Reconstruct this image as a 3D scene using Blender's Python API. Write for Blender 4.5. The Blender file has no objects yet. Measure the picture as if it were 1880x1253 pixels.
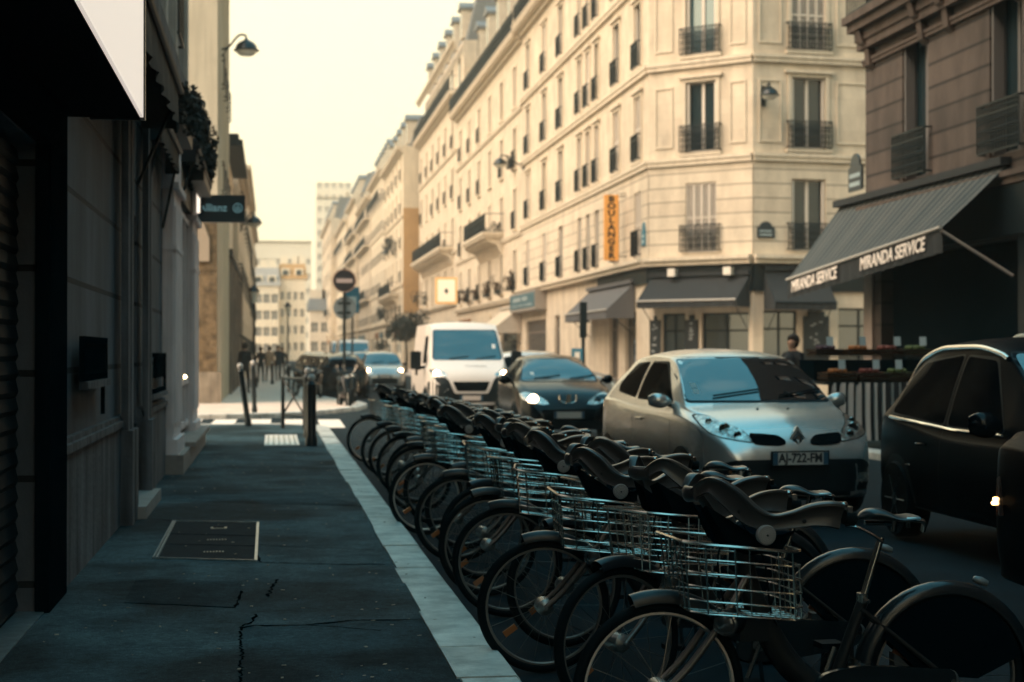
import bpy, bmesh, math, random
from mathutils import Vector, Matrix
from mathutils.geometry import delaunay_2d_cdt
from mathutils.bvhtree import BVHTree
random.seed(11)
R = math.radians
SC = bpy.context.scene
COL = SC.collection

# ------------------------------------------------------------ camera
EYE = 1.55
YAW = math.atan(440/3100)
cam_d = bpy.data.cameras.new('camera'); cam = bpy.data.objects.new('camera', cam_d); COL.objects.link(cam)
cam_d.sensor_width = 36; cam_d.lens = 36*3100/1880
cam_d.clip_start = .1; cam_d.clip_end = 3000
cam.location = (0, 0, EYE)
cam.rotation_euler = (R(90)+math.atan(21.5/3100), 0, -YAW)
cam_d.dof.use_dof = True; cam_d.dof.focus_distance = 7.2; cam_d.dof.aperture_fstop = 3.6
SC.camera = cam

# ------------------------------------------------------------ world, sun, exposure
SUN_EL, SUN_AZ = R(42), Vector((.95, .312))       # travel direction over the ground
w = bpy.data.worlds.new('World'); SC.world = w; w.use_nodes = True
nt = w.node_tree; nt.nodes.clear()
def N(t, **k):
    n = nt.nodes.new(t)
    for a, b in k.items(): setattr(n, a, b)
    return n
out = N('ShaderNodeOutputWorld'); bg = N('ShaderNodeBackground'); bg.inputs[1].default_value = 0.1
sky = N('ShaderNodeTexSky', sky_type='NISHITA', sun_disc=False, sun_elevation=SUN_EL, sun_rotation=math.atan2(-SUN_AZ.x, -SUN_AZ.y))
sky.dust_density = 4; sky.air_density = 1.2
tc = N('ShaderNodeTexCoord'); sx = N('ShaderNodeSeparateXYZ'); nt.links.new(tc.outputs['Generated'], sx.inputs[0])
cl = N('ShaderNodeTexNoise'); cl.inputs['Scale'].default_value = 3.2; cl.inputs['Detail'].default_value = 6; cl.inputs['Roughness'].default_value = .55
nt.links.new(tc.outputs['Generated'], cl.inputs['Vector'])
crp = N('ShaderNodeMapRange'); crp.inputs[1].default_value = .50; crp.inputs[2].default_value = .74
nt.links.new(cl.outputs[0], crp.inputs[0])
teal = N('ShaderNodeMix', data_type='RGBA')
teal.inputs[6].default_value = (1.3, 5.4, 7.0, 1); teal.inputs[7].default_value = (4.4, 8.0, 8.8, 1)
nt.links.new(crp.outputs[0], teal.inputs[0])
hz = N('ShaderNodeMapRange', interpolation_type='SMOOTHSTEP'); hz.inputs[1].default_value = .34; hz.inputs[2].default_value = .74
nt.links.new(sx.outputs[2], hz.inputs[0])
mx = N('ShaderNodeMix', data_type='RGBA'); mx.inputs[6].default_value = (11.5, 9.8, 6.1, 1)
nt.links.new(hz.outputs[0], mx.inputs[0]); nt.links.new(teal.outputs[2], mx.inputs[7])
m2 = N('ShaderNodeMix', data_type='RGBA'); m2.inputs[0].default_value = .07
nt.links.new(mx.outputs[2], m2.inputs[6]); nt.links.new(sky.outputs[0], m2.inputs[7])
nt.links.new(m2.outputs[2], bg.inputs[0]); nt.links.new(bg.outputs[0], out.inputs[0])
sl = bpy.data.lights.new('sun', 'SUN'); sl.energy = 4.2; sl.angle = R(58); sl.color = (1, .74, .53)
so = bpy.data.objects.new('sun', sl); COL.objects.link(so); so.location = (0, 0, 60)
so.rotation_euler = Vector((-SUN_AZ.x*math.cos(SUN_EL), -SUN_AZ.y*math.cos(SUN_EL), math.sin(SUN_EL))).to_track_quat('Z', 'Y').to_euler()
SC.view_settings.view_transform = 'Standard'; SC.view_settings.look = 'None'
SC.view_settings.exposure = .70; SC.view_settings.gamma = 1; SC.view_settings.use_curve_mapping = False
SC.cycles.use_denoising = True; SC.cycles.max_bounces = 6; SC.cycles.diffuse_bounces = 3; SC.cycles.volume_bounces = 0
SC.cycles.caustics_reflective = False; SC.cycles.caustics_refractive = False; SC.cycles.sample_clamp_indirect = 4

# ------------------------------------------------------------ a photo pixel (1880 wide) to a point on a plane
def ray(px, py):
    u, v = (px-940)/3100, (648-py)/3100
    c, s = math.cos(YAW), math.sin(YAW)
    return Vector((u*c+s, c-u*s, v))
def pt(px, py, X=None, Y=None, Z=None):
    d = ray(px, py)
    t = X/d.x if X is not None else Y/d.y if Y is not None else (Z-EYE)/d.z
    return Vector((0, 0, EYE)) + d*t

# ------------------------------------------------------------ materials
MATS = {}
def M(name, col, rough=.7, metal=0, var=0, vs=3, bump=0, bs=40, spec=.5, coat=0, ior=1.45, streak=0, emit=None, alpha=1):
    if name in MATS: return MATS[name]
    m = bpy.data.materials.new(name); m.use_nodes = True; t = m.node_tree; b = t.nodes['Principled BSDF']
    c = (*col, 1)
    b.inputs['Base Color'].default_value = c; b.inputs['Roughness'].default_value = rough; b.inputs['Metallic'].default_value = metal
    b.inputs['Specular IOR Level'].default_value = spec; b.inputs['IOR'].default_value = ior
    b.inputs['Coat Weight'].default_value = coat; b.inputs['Coat Roughness'].default_value = .05
    if alpha < 1: b.inputs['Alpha'].default_value = alpha
    if emit: b.inputs['Emission Color'].default_value = (*emit[:3], 1); b.inputs['Emission Strength'].default_value = emit[3]
    if var or bump or streak:
        tc = t.nodes.new('ShaderNodeTexCoord')
        last = None
        if var:
            n = t.nodes.new('ShaderNodeTexNoise'); n.inputs['Scale'].default_value = vs; n.inputs['Detail'].default_value = 8; n.inputs['Roughness'].default_value = .65
            t.links.new(tc.outputs['Object'], n.inputs['Vector'])
            mr = t.nodes.new('ShaderNodeMapRange'); mr.inputs[1].default_value = .3; mr.inputs[2].default_value = .7; mr.inputs[3].default_value = 1-var; mr.inputs[4].default_value = 1+var
            t.links.new(n.outputs[0], mr.inputs[0]); last = mr.outputs[0]
        if streak:
            mp = t.nodes.new('ShaderNodeMapping'); mp.inputs['Scale'].default_value = (3.5, 3.5, .25)
            t.links.new(tc.outputs['Object'], mp.inputs[0])
            n2 = t.nodes.new('ShaderNodeTexNoise'); n2.inputs['Scale'].default_value = 2; n2.inputs['Detail'].default_value = 6
            t.links.new(mp.outputs[0], n2.inputs['Vector'])
            mr2 = t.nodes.new('ShaderNodeMapRange'); mr2.inputs[1].default_value = .38; mr2.inputs[2].default_value = .66; mr2.inputs[3].default_value = 1-streak; mr2.inputs[4].default_value = 1
            t.links.new(n2.outputs[0], mr2.inputs[0])
            if last:
                mm = t.nodes.new('ShaderNodeMath'); mm.operation = 'MULTIPLY'; t.links.new(last, mm.inputs[0]); t.links.new(mr2.outputs[0], mm.inputs[1]); last = mm.outputs[0]
            else: last = mr2.outputs[0]
        if last:
            vm = t.nodes.new('ShaderNodeVectorMath'); vm.operation = 'SCALE'; vm.inputs[0].default_value = col
            t.links.new(last, vm.inputs['Scale']); t.links.new(vm.outputs[0], b.inputs['Base Color'])
        if bump:
            nb = t.nodes.new('ShaderNodeTexNoise'); nb.inputs['Scale'].default_value = bs; nb.inputs['Detail'].default_value = 5
            t.links.new(tc.outputs['Object'], nb.inputs['Vector'])
            bp = t.nodes.new('ShaderNodeBump'); bp.inputs['Strength'].default_value = bump; bp.inputs['Distance'].default_value = .02
            t.links.new(nb.outputs[0], bp.inputs['Height']); t.links.new(bp.outputs[0], b.inputs['Normal'])
    MATS[name] = m; return m

def MStone(name, col, col2, bw=.9, bh=.42, mortar=.008, mcol=.55, bump=.4, stain=.25, offset=.5, zoff=0):
    """coursed ashlar in the wall's own x and z"""
    m = bpy.data.materials.new(name); m.use_nodes = True; t = m.node_tree; b = t.nodes['Principled BSDF']
    b.inputs['Roughness'].default_value = .85
    tc = t.nodes.new('ShaderNodeTexCoord'); s = t.nodes.new('ShaderNodeSeparateXYZ'); t.links.new(tc.outputs['Object'], s.inputs[0])
    cb = t.nodes.new('ShaderNodeCombineXYZ'); t.links.new(s.outputs[0], cb.inputs[0])
    ad = t.nodes.new('ShaderNodeMath'); ad.operation = 'ADD'; ad.inputs[1].default_value = zoff
    t.links.new(s.outputs[2], ad.inputs[0]); t.links.new(ad.outputs[0], cb.inputs[1])
    br = t.nodes.new('ShaderNodeTexBrick'); br.offset = offset
    br.inputs['Scale'].default_value = 1; br.inputs['Brick Width'].default_value = bw; br.inputs['Row Height'].default_value = bh
    br.inputs['Mortar Size'].default_value = mortar; br.inputs['Mortar Smooth'].default_value = .1
    br.inputs['Color1'].default_value = (*col, 1); br.inputs['Color2'].default_value = (*col2, 1)
    br.inputs['Mortar'].default_value = (*[c*mcol for c in col], 1)
    t.links.new(cb.outputs[0], br.inputs['Vector'])
    n = t.nodes.new('ShaderNodeTexNoise'); n.inputs['Scale'].default_value = .9; n.inputs['Detail'].default_value = 8; n.inputs['Roughness'].default_value = .62
    mp = t.nodes.new('ShaderNodeMapping'); mp.inputs['Scale'].default_value = (1.4, 1.4, .6); t.links.new(tc.outputs['Object'], mp.inputs[0]); t.links.new(mp.outputs[0], n.inputs['Vector'])
    mr = t.nodes.new('ShaderNodeMapRange'); mr.inputs[1].default_value = .32; mr.inputs[2].default_value = .62; mr.inputs[3].default_value = 1-stain; mr.inputs[4].default_value = 1.06
    t.links.new(n.outputs[0], mr.inputs[0])
    vm = t.nodes.new('ShaderNodeVectorMath'); vm.operation = 'SCALE'; t.links.new(br.outputs[0], vm.inputs[0]); t.links.new(mr.outputs[0], vm.inputs['Scale'])
    t.links.new(vm.outputs[0], b.inputs['Base Color'])
    inv = t.nodes.new('ShaderNodeMath'); inv.operation = 'SUBTRACT'; inv.inputs[0].default_value = 1; t.links.new(br.outputs['Fac'], inv.inputs[1])
    nb = t.nodes.new('ShaderNodeTexNoise'); nb.inputs['Scale'].default_value = 30; nb.inputs['Detail'].default_value = 4; t.links.new(tc.outputs['Object'], nb.inputs['Vector'])
    ma = t.nodes.new('ShaderNodeMath'); ma.operation = 'MULTIPLY_ADD'; ma.inputs[1].default_value = .12; t.links.new(nb.outputs[0], ma.inputs[0]); t.links.new(inv.outputs[0], ma.inputs[2])
    bp = t.nodes.new('ShaderNodeBump'); bp.inputs['Strength'].default_value = bump; bp.inputs['Distance'].default_value = .03
    t.links.new(ma.outputs[0], bp.inputs['Height']); t.links.new(bp.outputs[0], b.inputs['Normal'])
    MATS[name] = m; return m

# ------------------------------------------------------------ objects
def tag(o, label=None, cat=None, group=None, kind=None):
    if label: o['label'] = label
    if cat: o['category'] = cat
    if group: o['group'] = group
    if kind: o['kind'] = kind
    return o
def empty(name, loc=(0, 0, 0), rz=0, label=None, cat=None, group=None):
    o = bpy.data.objects.new(name, None); COL.objects.link(o); o.location = loc; o.rotation_euler = (0, 0, rz)
    o.empty_display_size = .1
    return tag(o, label, cat, group)
def link(name, me, parent=None, loc=None, rz=0):
    o = bpy.data.objects.new(name, me); COL.objects.link(o)
    if parent: o.parent = parent
    if loc is not None: o.location = loc
    if rz: o.rotation_euler = (0, 0, rz)
    return o
def kids(o): return [c for c in COL.objects if c.parent == o]
def copy_tree(o, parent=None):
    c = o.copy(); COL.objects.link(c); c.parent = parent
    for ch in o.children: copy_tree(ch, c)
    return c

class MB:
    def __init__(s): s.v = []; s.f = []; s.m = []; s.cur = 0
    def add(s, vs, fs):
        b = len(s.v); s.v += [tuple(v) for v in vs]
        for f in fs: s.f.append([b+i for i in f]); s.m.append(s.cur)
        return s
    def box(s, c, d, rz=0, rx=0, ry=0):
        hx, hy, hz_ = d[0]/2, d[1]/2, d[2]/2
        mt = Matrix.Rotation(rz, 3, 'Z') @ Matrix.Rotation(ry, 3, 'Y') @ Matrix.Rotation(rx, 3, 'X')
        vs = [Vector(c) + mt @ Vector((x, y, z)) for z in (-hz_, hz_) for x, y in ((-hx, -hy), (hx, -hy), (hx, hy), (-hx, hy))]
        return s.add(vs, [(0, 3, 2, 1), (4, 5, 6, 7), (0, 1, 5, 4), (1, 2, 6, 5), (2, 3, 7, 6), (3, 0, 4, 7)])
    def bx(s, x0, x1, y0, y1, z0, z1): return s.box(((x0+x1)/2, (y0+y1)/2, (z0+z1)/2), (abs(x1-x0), abs(y1-y0), abs(z1-z0)))
    def quad(s, a, b, c, d): return s.add([a, b, c, d], [(0, 1, 2, 3)])
    def prism(s, poly, ax, t0, t1):
        """2-D outline pushed along axis ax (0,1,2) from t0 to t1"""
        def P(p, t):
            l = [p[0], p[1]]; l.insert(ax, t); return l
        n = len(poly)
        vs = [P(p, t0) for p in poly] + [P(p, t1) for p in poly]
        fs = [list(range(n))[::-1], list(range(n, 2*n))] + [(i, (i+1) % n, n+(i+1) % n, n+i) for i in range(n)]
        return s.add(vs, fs)
    def tube(s, path, r, seg=8, caps=True, prof=None, up=(0, 0, 1)):
        """r: number, or list of radii, or list of (rh, rv)"""
        path = [Vector(p) for p in path]; n = len(path)
        if prof: seg = len(prof)
        rs = r if isinstance(r, (list, tuple)) else [r]*n
        vs = []; side = None
        for i, p in enumerate(path):
            a = path[max(0, i-1)]; b = path[min(n-1, i+1)]
            d = (b-a).normalized()
            if side is None:
                u = Vector(up)
                if abs(d.dot(u)) > .95: u = Vector((1, 0, 0))
                side = d.cross(u).normalized()
            else:
                side = (side - d*side.dot(d)).normalized()
            v2 = side.cross(d).normalized()
            rr = rs[i]; rh, rv = rr if isinstance(rr, (list, tuple)) else (rr, rr)
            if prof:
                for h_, v_ in prof: vs.append(p + side*h_*rh + v2*v_*rv)
                continue
            for k in range(seg):
                t = 2*math.pi*k/seg
                vs.append(p + side*math.cos(t)*rh + v2*math.sin(t)*rv)
        fs = [(i*seg+k, i*seg+(k+1) % seg, (i+1)*seg+(k+1) % seg, (i+1)*seg+k) for i in range(n-1) for k in range(seg)]
        if caps: fs += [list(range(seg))[::-1], [(n-1)*seg+k for k in range(seg)]]
        return s.add(vs, fs)
    def ring(s, c, R_, r, ax=1, seg=40, sub=8, a0=0, a1=2*math.pi, rw=None):
        """torus (or arc) about axis ax"""
        full = abs(a1-a0-2*math.pi) < 1e-6; n = seg if full else seg+1
        rw = rw or r; vs = []
        for i in range(n):
            a = a0+(a1-a0)*i/seg
            for k in range(sub):
                t = 2*math.pi*k/sub; q = R_+r*math.cos(t); h = rw*math.sin(t)
                l = [q*math.cos(a), q*math.sin(a)]; l.insert(ax, h)
                vs.append(Vector(c)+Vector(l))
        fs = [(i*sub+k, ((i+1) % n)*sub+k, ((i+1) % n)*sub+(k+1) % sub, i*sub+(k+1) % sub) for i in range(seg if full else seg) for k in range(sub)]
        return s.add(vs, fs)
    def lathe(s, prof, c=(0, 0, 0), ax=2, seg=20, rot=None):
        """prof: (radius, height) along axis ax"""
        vs = []; n = len(prof)
        for r, h in prof:
            for k in range(seg):
                t = 2*math.pi*k/seg; l = [r*math.cos(t), r*math.sin(t)]; l.insert(ax, h); q = Vector(l)
                if rot: q = rot @ q
                vs.append(Vector(c)+q)
        fs = [(i*seg+k, i*seg+(k+1) % seg, (i+1)*seg+(k+1) % seg, (i+1)*seg+k) for i in range(n-1) for k in range(seg)]
        if prof[0][0] > 1e-5: fs.append(list(range(seg))[::-1])
        if prof[-1][0] > 1e-5: fs.append([(n-1)*seg+k for k in range(seg)])
        return s.add(vs, fs)
    def mesh(s, name, mats, smooth=None):
        me = bpy.data.meshes.new(name)
        me.from_pydata(s.v, [], s.f)
        for m in (mats if isinstance(mats, (list, tuple)) else [mats]):
            if m: me.materials.append(m)
        me.polygons.foreach_set('material_index', s.m)
        if smooth is not None:
            me.polygons.foreach_set('use_smooth', [True]*len(s.f)); me.update()
            try: me.set_sharp_from_angle(angle=R(smooth))
            except Exception: pass
        me.validate(); me.update(); return me
    def build(s, name, mats, parent=None, smooth=None, loc=None, rz=0):
        return link(name, s.mesh(name, mats, smooth), parent, loc, rz)

def bez(pts, n=8):
    """Catmull-Rom through the points"""
    P = [Vector(p) for p in pts]; out = []
    for i in range(len(P)-1):
        a = P[max(0, i-1)]; b = P[i]; c = P[i+1]; d = P[min(len(P)-1, i+2)]
        for k in range(n):
            t = k/n
            out.append(.5*((2*b)+(c-a)*t+(2*a-5*b+4*c-d)*t*t+(3*b-a-3*c+d)*t**3))
    out.append(P[-1]); return out
def bezr(rs, n=8):
    """the radii for bez"""
    V = [Vector((*(r if isinstance(r, (tuple, list)) else (r, r)), 0)) for r in rs]
    return [(max(.001, v.x), max(.001, v.y)) for v in bez(V, n)]
def rpoly(pts, r, n=4):
    """round the corners of a 2-D outline"""
    out = []; m = len(pts)
    for i in range(m):
        p = Vector(pts[i][:2]); a = Vector(pts[i-1][:2])-p; b = Vector(pts[(i+1) % m][:2])-p
        q = min(r if len(pts[i]) < 3 else pts[i][2], a.length*.45, b.length*.45)
        s_, e = p+a.normalized()*q, p+b.normalized()*q
        for k in range(n+1):
            t = k/n; out.append((1-t)**2*s_+2*t*(1-t)*p+t*t*e)
    return [(v.x, v.y) for v in out]

def text_mesh(txt, size, depth, mat, bold=0, sx=1, shear=0, vertical=False, align='CENTER', line=1):
    cu = bpy.data.curves.new('txt', 'FONT'); cu.body = '\n'.join(txt) if vertical else txt
    cu.size = size; cu.extrude = depth; cu.offset = bold; cu.align_x = align; cu.align_y = 'CENTER'; cu.shear = shear; cu.space_line = line; cu.resolution_u = 3
    o = bpy.data.objects.new('txt', cu); COL.objects.link(o)
    bpy.context.view_layer.update()
    me = bpy.data.meshes.new_from_object(o.evaluated_get(bpy.context.evaluated_depsgraph_get()))
    bpy.data.objects.remove(o); bpy.data.curves.remove(cu)
    for v in me.vertices: v.co.x *= sx
    me.materials.clear(); me.materials.append(mat)
    return me
# text lies in its own xy; this stands it up facing -Y (then turn by rz)
def place_text(name, me, parent, loc, rz=0):
    o = link(name, me, parent, loc); o.rotation_euler = (R(90), 0, rz); return o

# ------------------------------------------------------------ palette
DARK = M('black_paint', (.002, .009, .013), .32, spec=.5)
BLACKM = M('wrought_iron', (.003, .010, .014), .5, spec=.3)
RUB = M('tyre_rubber', (.002, .006, .008), .75, spec=.12)
CHROME = M('chrome', (.50, .47, .43), .18, 1)
WIRE = M('galvanised_wire', (.72, .66, .58), .25, 1)
FLATBLK = M('flat_shade_black', (.0015, .006, .009), .9, spec=0)  # gloss-free black for dark parts, and for shade put into the colour
GLASSW = M('window_glass', (.012, .026, .032), .06, spec=.6)
WHITEP = M('white_paint', (.72, .66, .58), .5, var=.05)
PANEBR = M('bright_pane', (.05, .13, .16), .04, spec=1, ior=2.2)
LIME = MStone('limestone', (.64, .55, .43), (.58, .49, .38), 1.05, .52, .007, .80, .2, .26)
LIMEP = M('limestone_trim', (.66, .57, .45), .8, var=.10, vs=2.5, streak=.15)
LIMER = MStone('rusticated_limestone', (.64, .55, .43), (.59, .50, .39), 30, .47, .022, .5, .9, .26)
PLAST = M('pale_render', (.60, .51, .39), .85, var=.1, vs=.8, streak=.18)
PLAST2 = M('cream_render', (.66, .57, .44), .85, var=.08, vs=.8, streak=.14)
SHUT = M('shutter_paint', (.60, .54, .47), .6)
ZINC = M('zinc_roof', (.15, .16, .165), .5, .2, var=.1)
FLORA = M('dark_foliage', (.018, .026, .022), .7, var=.4, vs=6)
# ============================================================ the setting
ASPH = M('road_asphalt', (.009, .020, .026), .85, var=.3, vs=2.2, bump=.5, bs=160, spec=.15)
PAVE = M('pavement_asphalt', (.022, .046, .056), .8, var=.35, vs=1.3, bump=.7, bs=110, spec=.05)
def worn(m, col):
    """worn asphalt: broad repairs, blotches, pale aggregate and gum spots"""
    t = m.node_tree; b = t.nodes['Principled BSDF']; tc = t.nodes.new('ShaderNodeTexCoord'); L = t.links
    def nz(scale, a, b_, lo, hi, det=6, rough=.6, kind='n'):
        n = t.nodes.new('ShaderNodeTexNoise' if kind == 'n' else 'ShaderNodeTexVoronoi'); n.inputs['Scale'].default_value = scale
        if kind == 'n': n.inputs['Detail'].default_value = det; n.inputs['Roughness'].default_value = rough
        L.new(tc.outputs['Object'], n.inputs['Vector']); r = t.nodes.new('ShaderNodeMapRange'); r.inputs[1].default_value = a; r.inputs[2].default_value = b_; r.inputs[3].default_value = lo; r.inputs[4].default_value = hi
        L.new(n.outputs[0], r.inputs[0]); return r.outputs[0]
    fs = [nz(.55, .42, .58, .55, 1.55, 3), nz(4.5, .3, .7, .5, 1.6, 10, .75), nz(26, .30, .70, .72, 1.28, 4), nz(230, .50, .70, .8, 2.6, 2), nz(7, .0, .045, 2.2, 1.0, kind='v')]
    last = fs[0]
    for f in fs[1:]:
        mm = t.nodes.new('ShaderNodeMath'); mm.operation = 'MULTIPLY'; L.new(last, mm.inputs[0]); L.new(f, mm.inputs[1]); last = mm.outputs[0]
    vm = t.nodes.new('ShaderNodeVectorMath'); vm.operation = 'SCALE'; vm.inputs[0].default_value = col; L.new(last, vm.inputs['Scale']); L.new(vm.outputs[0], b.inputs['Base Color'])
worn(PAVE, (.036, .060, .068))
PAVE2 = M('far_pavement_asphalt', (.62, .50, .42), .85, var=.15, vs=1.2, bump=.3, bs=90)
GRAN = M('kerb_granite', (.62, .585, .53), .75, var=.45, vs=3.2, bump=.4, bs=60)
PAINT = M('road_paint', (.80, .70, .61), .7, var=.12, vs=4)
CRACK = M('crack_tar', (.0012, .003, .004), .9, spec=0)

g = MB(); g.quad((-900, -400, 0), (900, -400, 0), (900, 2600, 0), (-900, 2600, 0))
tag(g.build('road', ASPH), kind='structure')
KX = 1.09; PZ = .11
# near left pavement: outline with the rounded street corner
cx, cy, r = -.4, 33.2, 1.22
arc = [(cx+r*math.cos(a), cy+r*math.sin(a)) for a in [R(x) for x in range(0, 91, 10)]]
outl = [(-1.9, -40), (arc[0][0], -40)] + arc + [(-9, cy+r), (-9, 27.3), (-1.9, 27.3)]
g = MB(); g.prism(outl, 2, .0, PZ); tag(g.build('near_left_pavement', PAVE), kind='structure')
# granite kerb stones
def kerb_run(name, path, wd, z, lens=None, side=1):
    """stones along a polyline; the path is the inner edge"""
    g = MB(); P = [Vector((p[0], p[1], 0)) for p in path]; rnd = random.Random(5)
    d = [0]
    for i in range(1, len(P)): d.append(d[-1]+(P[i]-P[i-1]).length)
    def at(s):
        for i in range(1, len(P)):
            if s <= d[i] or i == len(P)-1:
                t = (s-d[i-1])/(d[i]-d[i-1]); q = P[i-1].lerp(P[i], t); v = (P[i]-P[i-1]).normalized(); return q, Vector((v.y, -v.x, 0))*side
    s = 0
    while s < d[-1]:
        l = (lens or 1.0)*rnd.uniform(.75, 1.3); e = min(s+l, d[-1]); dz = rnd.uniform(-.004, .004)
        k = max(1, int((e-s)/.35)); ts = [s+.010+(e-s-.020)*j/k for j in range(k+1)]
        j_ = rnd.uniform(-.014, .012)
        for a, b in zip(ts[:-1], ts[1:]):
            (pa, na), (pb, nb) = at(a), at(b)
            zt = z+dz; c = .018
            rowa = [pa+na*j_, pa+na*(wd-c), pa+na*wd, pa+na*wd]; rowb = [pb+nb*j_, pb+nb*(wd-c), pb+nb*wd, pb+nb*wd]
            za = [zt, zt, zt-c, -.01]
            A = [Vector((p.x, p.y, h)) for p, h in zip(rowa, za)]; B = [Vector((p.x, p.y, h)) for p, h in zip(rowb, za)]
            A.append(Vector((pa.x, pa.y, -.01))+na*j_); B.append(Vector((pb.x, pb.y, -.01))+nb*j_)
            g.add(A+B, [(0, 1, 6, 5), (1, 2, 7, 6), (2, 3, 8, 7), (4, 0, 5, 9), (0, 4, 3, 2, 1), (5, 6, 7, 8, 9)])
        s = e
    return tag(g.build(name, GRAN), kind='structure')
kerb_run('kerb', [(arc[0][0], -12)] + arc + [(-8, cy+r)], .27, PZ+.006)
# far left pavement with its bulge towards the sign, and its pale kerb
far = [(-9, 40.4), (-1.0, 40.4), (.2, 41.2), (1.2, 43.2), (2.0, 45.4), (2.35, 47.5), (2.3, 50), (1.7, 53), (1.25, 57), (1.2, 62), (1.2, 420), (-9, 420)]
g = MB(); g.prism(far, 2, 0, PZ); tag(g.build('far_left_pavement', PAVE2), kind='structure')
kerb_run('far_kerb', far[:11], .3, PZ+.006, 1.2)
# right pavements
rk = [(8.9, -40), (8.9, 36), (10.2, 37.5), (30, 38.6)]
g = MB(); g.prism([(30, -40), (8.9, -40), (8.9, 36), (9.3, 37.0), (10.2, 37.5), (30, 38.6)][::-1], 2, 0, PZ); tag(g.build('near_right_pavement', PAVE), kind='structure')
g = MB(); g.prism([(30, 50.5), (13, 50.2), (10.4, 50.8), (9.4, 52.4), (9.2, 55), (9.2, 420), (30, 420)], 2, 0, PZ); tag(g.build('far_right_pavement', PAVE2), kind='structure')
kerb_run('right_kerb', [(9.2, 400), (9.2, 55), (9.4, 52.4), (10.4, 50.8), (13, 50.2), (30, 50.5)][::-1], .25, PZ+.006, 1.2, side=-1)
kerb_run('near_right_kerb', [(8.9, -5), (8.9, 36), (9.3, 37), (10.2, 37.5)], .25, PZ+.006, side=-1)
# the zebra crossing on the side street, stripes run with the street
g = MB()
for i in range(9):
    x0 = -5.2+i*.78
    e = 0 if i < 7 else .2*(i-6)
    g.quad((x0-.05, 35.0, .004), (x0+.46, 35.0, .004), (x0+.50, 39.7-e, .004), (x0, 39.7-e, .004))
tag(g.build('zebra_crossing_marking', PAINT), kind='structure')
g = MB()
for i in range(7):
    y0 = 40.0+i*1.1; g.quad((9.0+0*i, y0, .004), (12.9, y0+.1, .004), (12.9, y0+.6, .004), (9.0, y0+.5, .004))
tag(g.build('side_street_crossing_marking', PAINT), kind='structure')
# marks on the carriageway between the cars (seen right of the silver car)
g = MB()
for i in range(4): g.quad((6.15, 12.6-i*.75, .004), (7.4, 12.6-i*.75, .004), (7.4, 12.9-i*.75, .004), (6.15, 12.9-i*.75, .004))
tag(g.build('parking_bay_marking', PAINT), kind='structure')

# pale tactile slab at the dropped kerb
TACT = M('tactile_paving', (.88, .78, .68), .7, var=.1, vs=8)
g = MB(); g.bx(-.12, .42, 26.4, 29.7, PZ+.001, PZ+.012)
for i in range(6):
    for k in range(20): g.bx(-.08+i*.085, -.045+i*.085, 26.5+k*.155, 26.54+k*.155, PZ+.012, PZ+.017)
tag(g.build('tactile_paving', TACT), 'pale rectangular tactile slab set into the pavement before the crossing', 'tactile slab')

# asphalt patches, seams and cracks of the near pavement
def strip(g, pts, wd, z, jit=.012, step=.08, seed=1):
    rnd = random.Random(seed); P = []
    for a, b in zip(pts[:-1], pts[1:]):
        a, b = Vector(a), Vector(b); n = max(1, int((b-a).length/step))
        for k in range(n): P.append(a.lerp(b, k/n))
    P.append(Vector(pts[-1])); Q = []
    for i, p in enumerate(P):
        d = (P[min(i+1, len(P)-1)]-P[max(i-1, 0)]).normalized(); nrm = Vector((d.y, -d.x)); o = rnd.uniform(-jit, jit); h = wd*rnd.uniform(.5, 1.7)/2
        Q += [(*(p+nrm*(o-h)), z), (*(p+nrm*(o+h)), z)]
    g.add(Q, [(2*i, 2*i+1, 2*i+3, 2*i+2) for i in range(len(P)-1)])
def gp(px, py, z=PZ):
    p = pt(px, py, Z=z); return (p.x, p.y)
g = MB(); z = PZ+.003
strip(g, [gp(690, 1010), gp(520, 1004), gp(474, 1000)], .010, z, .01, .05, 13)
strip(g, [gp(655, 985), gp(560, 978), gp(480, 980)], .006, z, .01, .05, 14)
strip(g, [gp(442, 1253), gp(444, 1200), gp(441, 1153)], .010, z, .011, .03, 1)
strip(g, [gp(441, 1153), gp(470, 1149), gp(560, 1148), gp(640, 1140), gp(778, 1138)], .022, z, .012, .06, 2)
strip(g, [gp(560, 1148), gp(640, 1153), gp(700, 1158)], .012, z, .01, .05, 3)
strip(g, [gp(441, 1153), gp(466, 1140), gp(470, 1128)], .015, z, .01, .04, 4)
strip(g, [gp(472, 1020), gp(480, 1033), gp(620, 1037), gp(728, 1036)], .016, z, .008, .06, 5)
strip(g, [gp(218, 953), gp(300, 955), gp(330, 959)], .02, z, .008, .06, 6)
strip(g, [gp(505, 925), gp(560, 925), gp(662, 930)], .016, z, .01, .08, 7)
strip(g, [gp(262, 913), gp(330, 914), gp(410, 917)], .012, z, .01, .08, 8)
strip(g, [gp(494, 1095), gp(500, 1078), gp(512, 1064)], .014, z, .015, .04, 9)
strip(g, [gp(228, 1107), gp(330, 1111), gp(432, 1116), gp(440, 1098), gp(445, 1085)], .014, z, .006, .06, 10)
strip(g, [gp(245, 1070), gp(290, 1064), gp(350, 1066)], .008, z, .006, .06, 11)
strip(g, [gp(600, 862), gp(560, 858), gp(470, 860), gp(380, 856)], .010, z, .01, .1, 12)
tag(g.build('pavement_crack', CRACK), kind='structure')
g = MB()
PATCH = M('asphalt_patch', (.026, .038, .044), .85, var=.3, vs=4, bump=.6, bs=150, spec=.05)
g.prism([gp(228, 1107), gp(432, 1116), gp(446, 1068), gp(250, 1064)], 2, PZ-.01, PZ+.0015)
worn(PATCH, (.025, .046, .054))
g.prism([gp(441, 1253), gp(444, 1153), gp(778, 1139), gp(838, 1253)], 2, PZ-.01, PZ+.0018)
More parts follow.
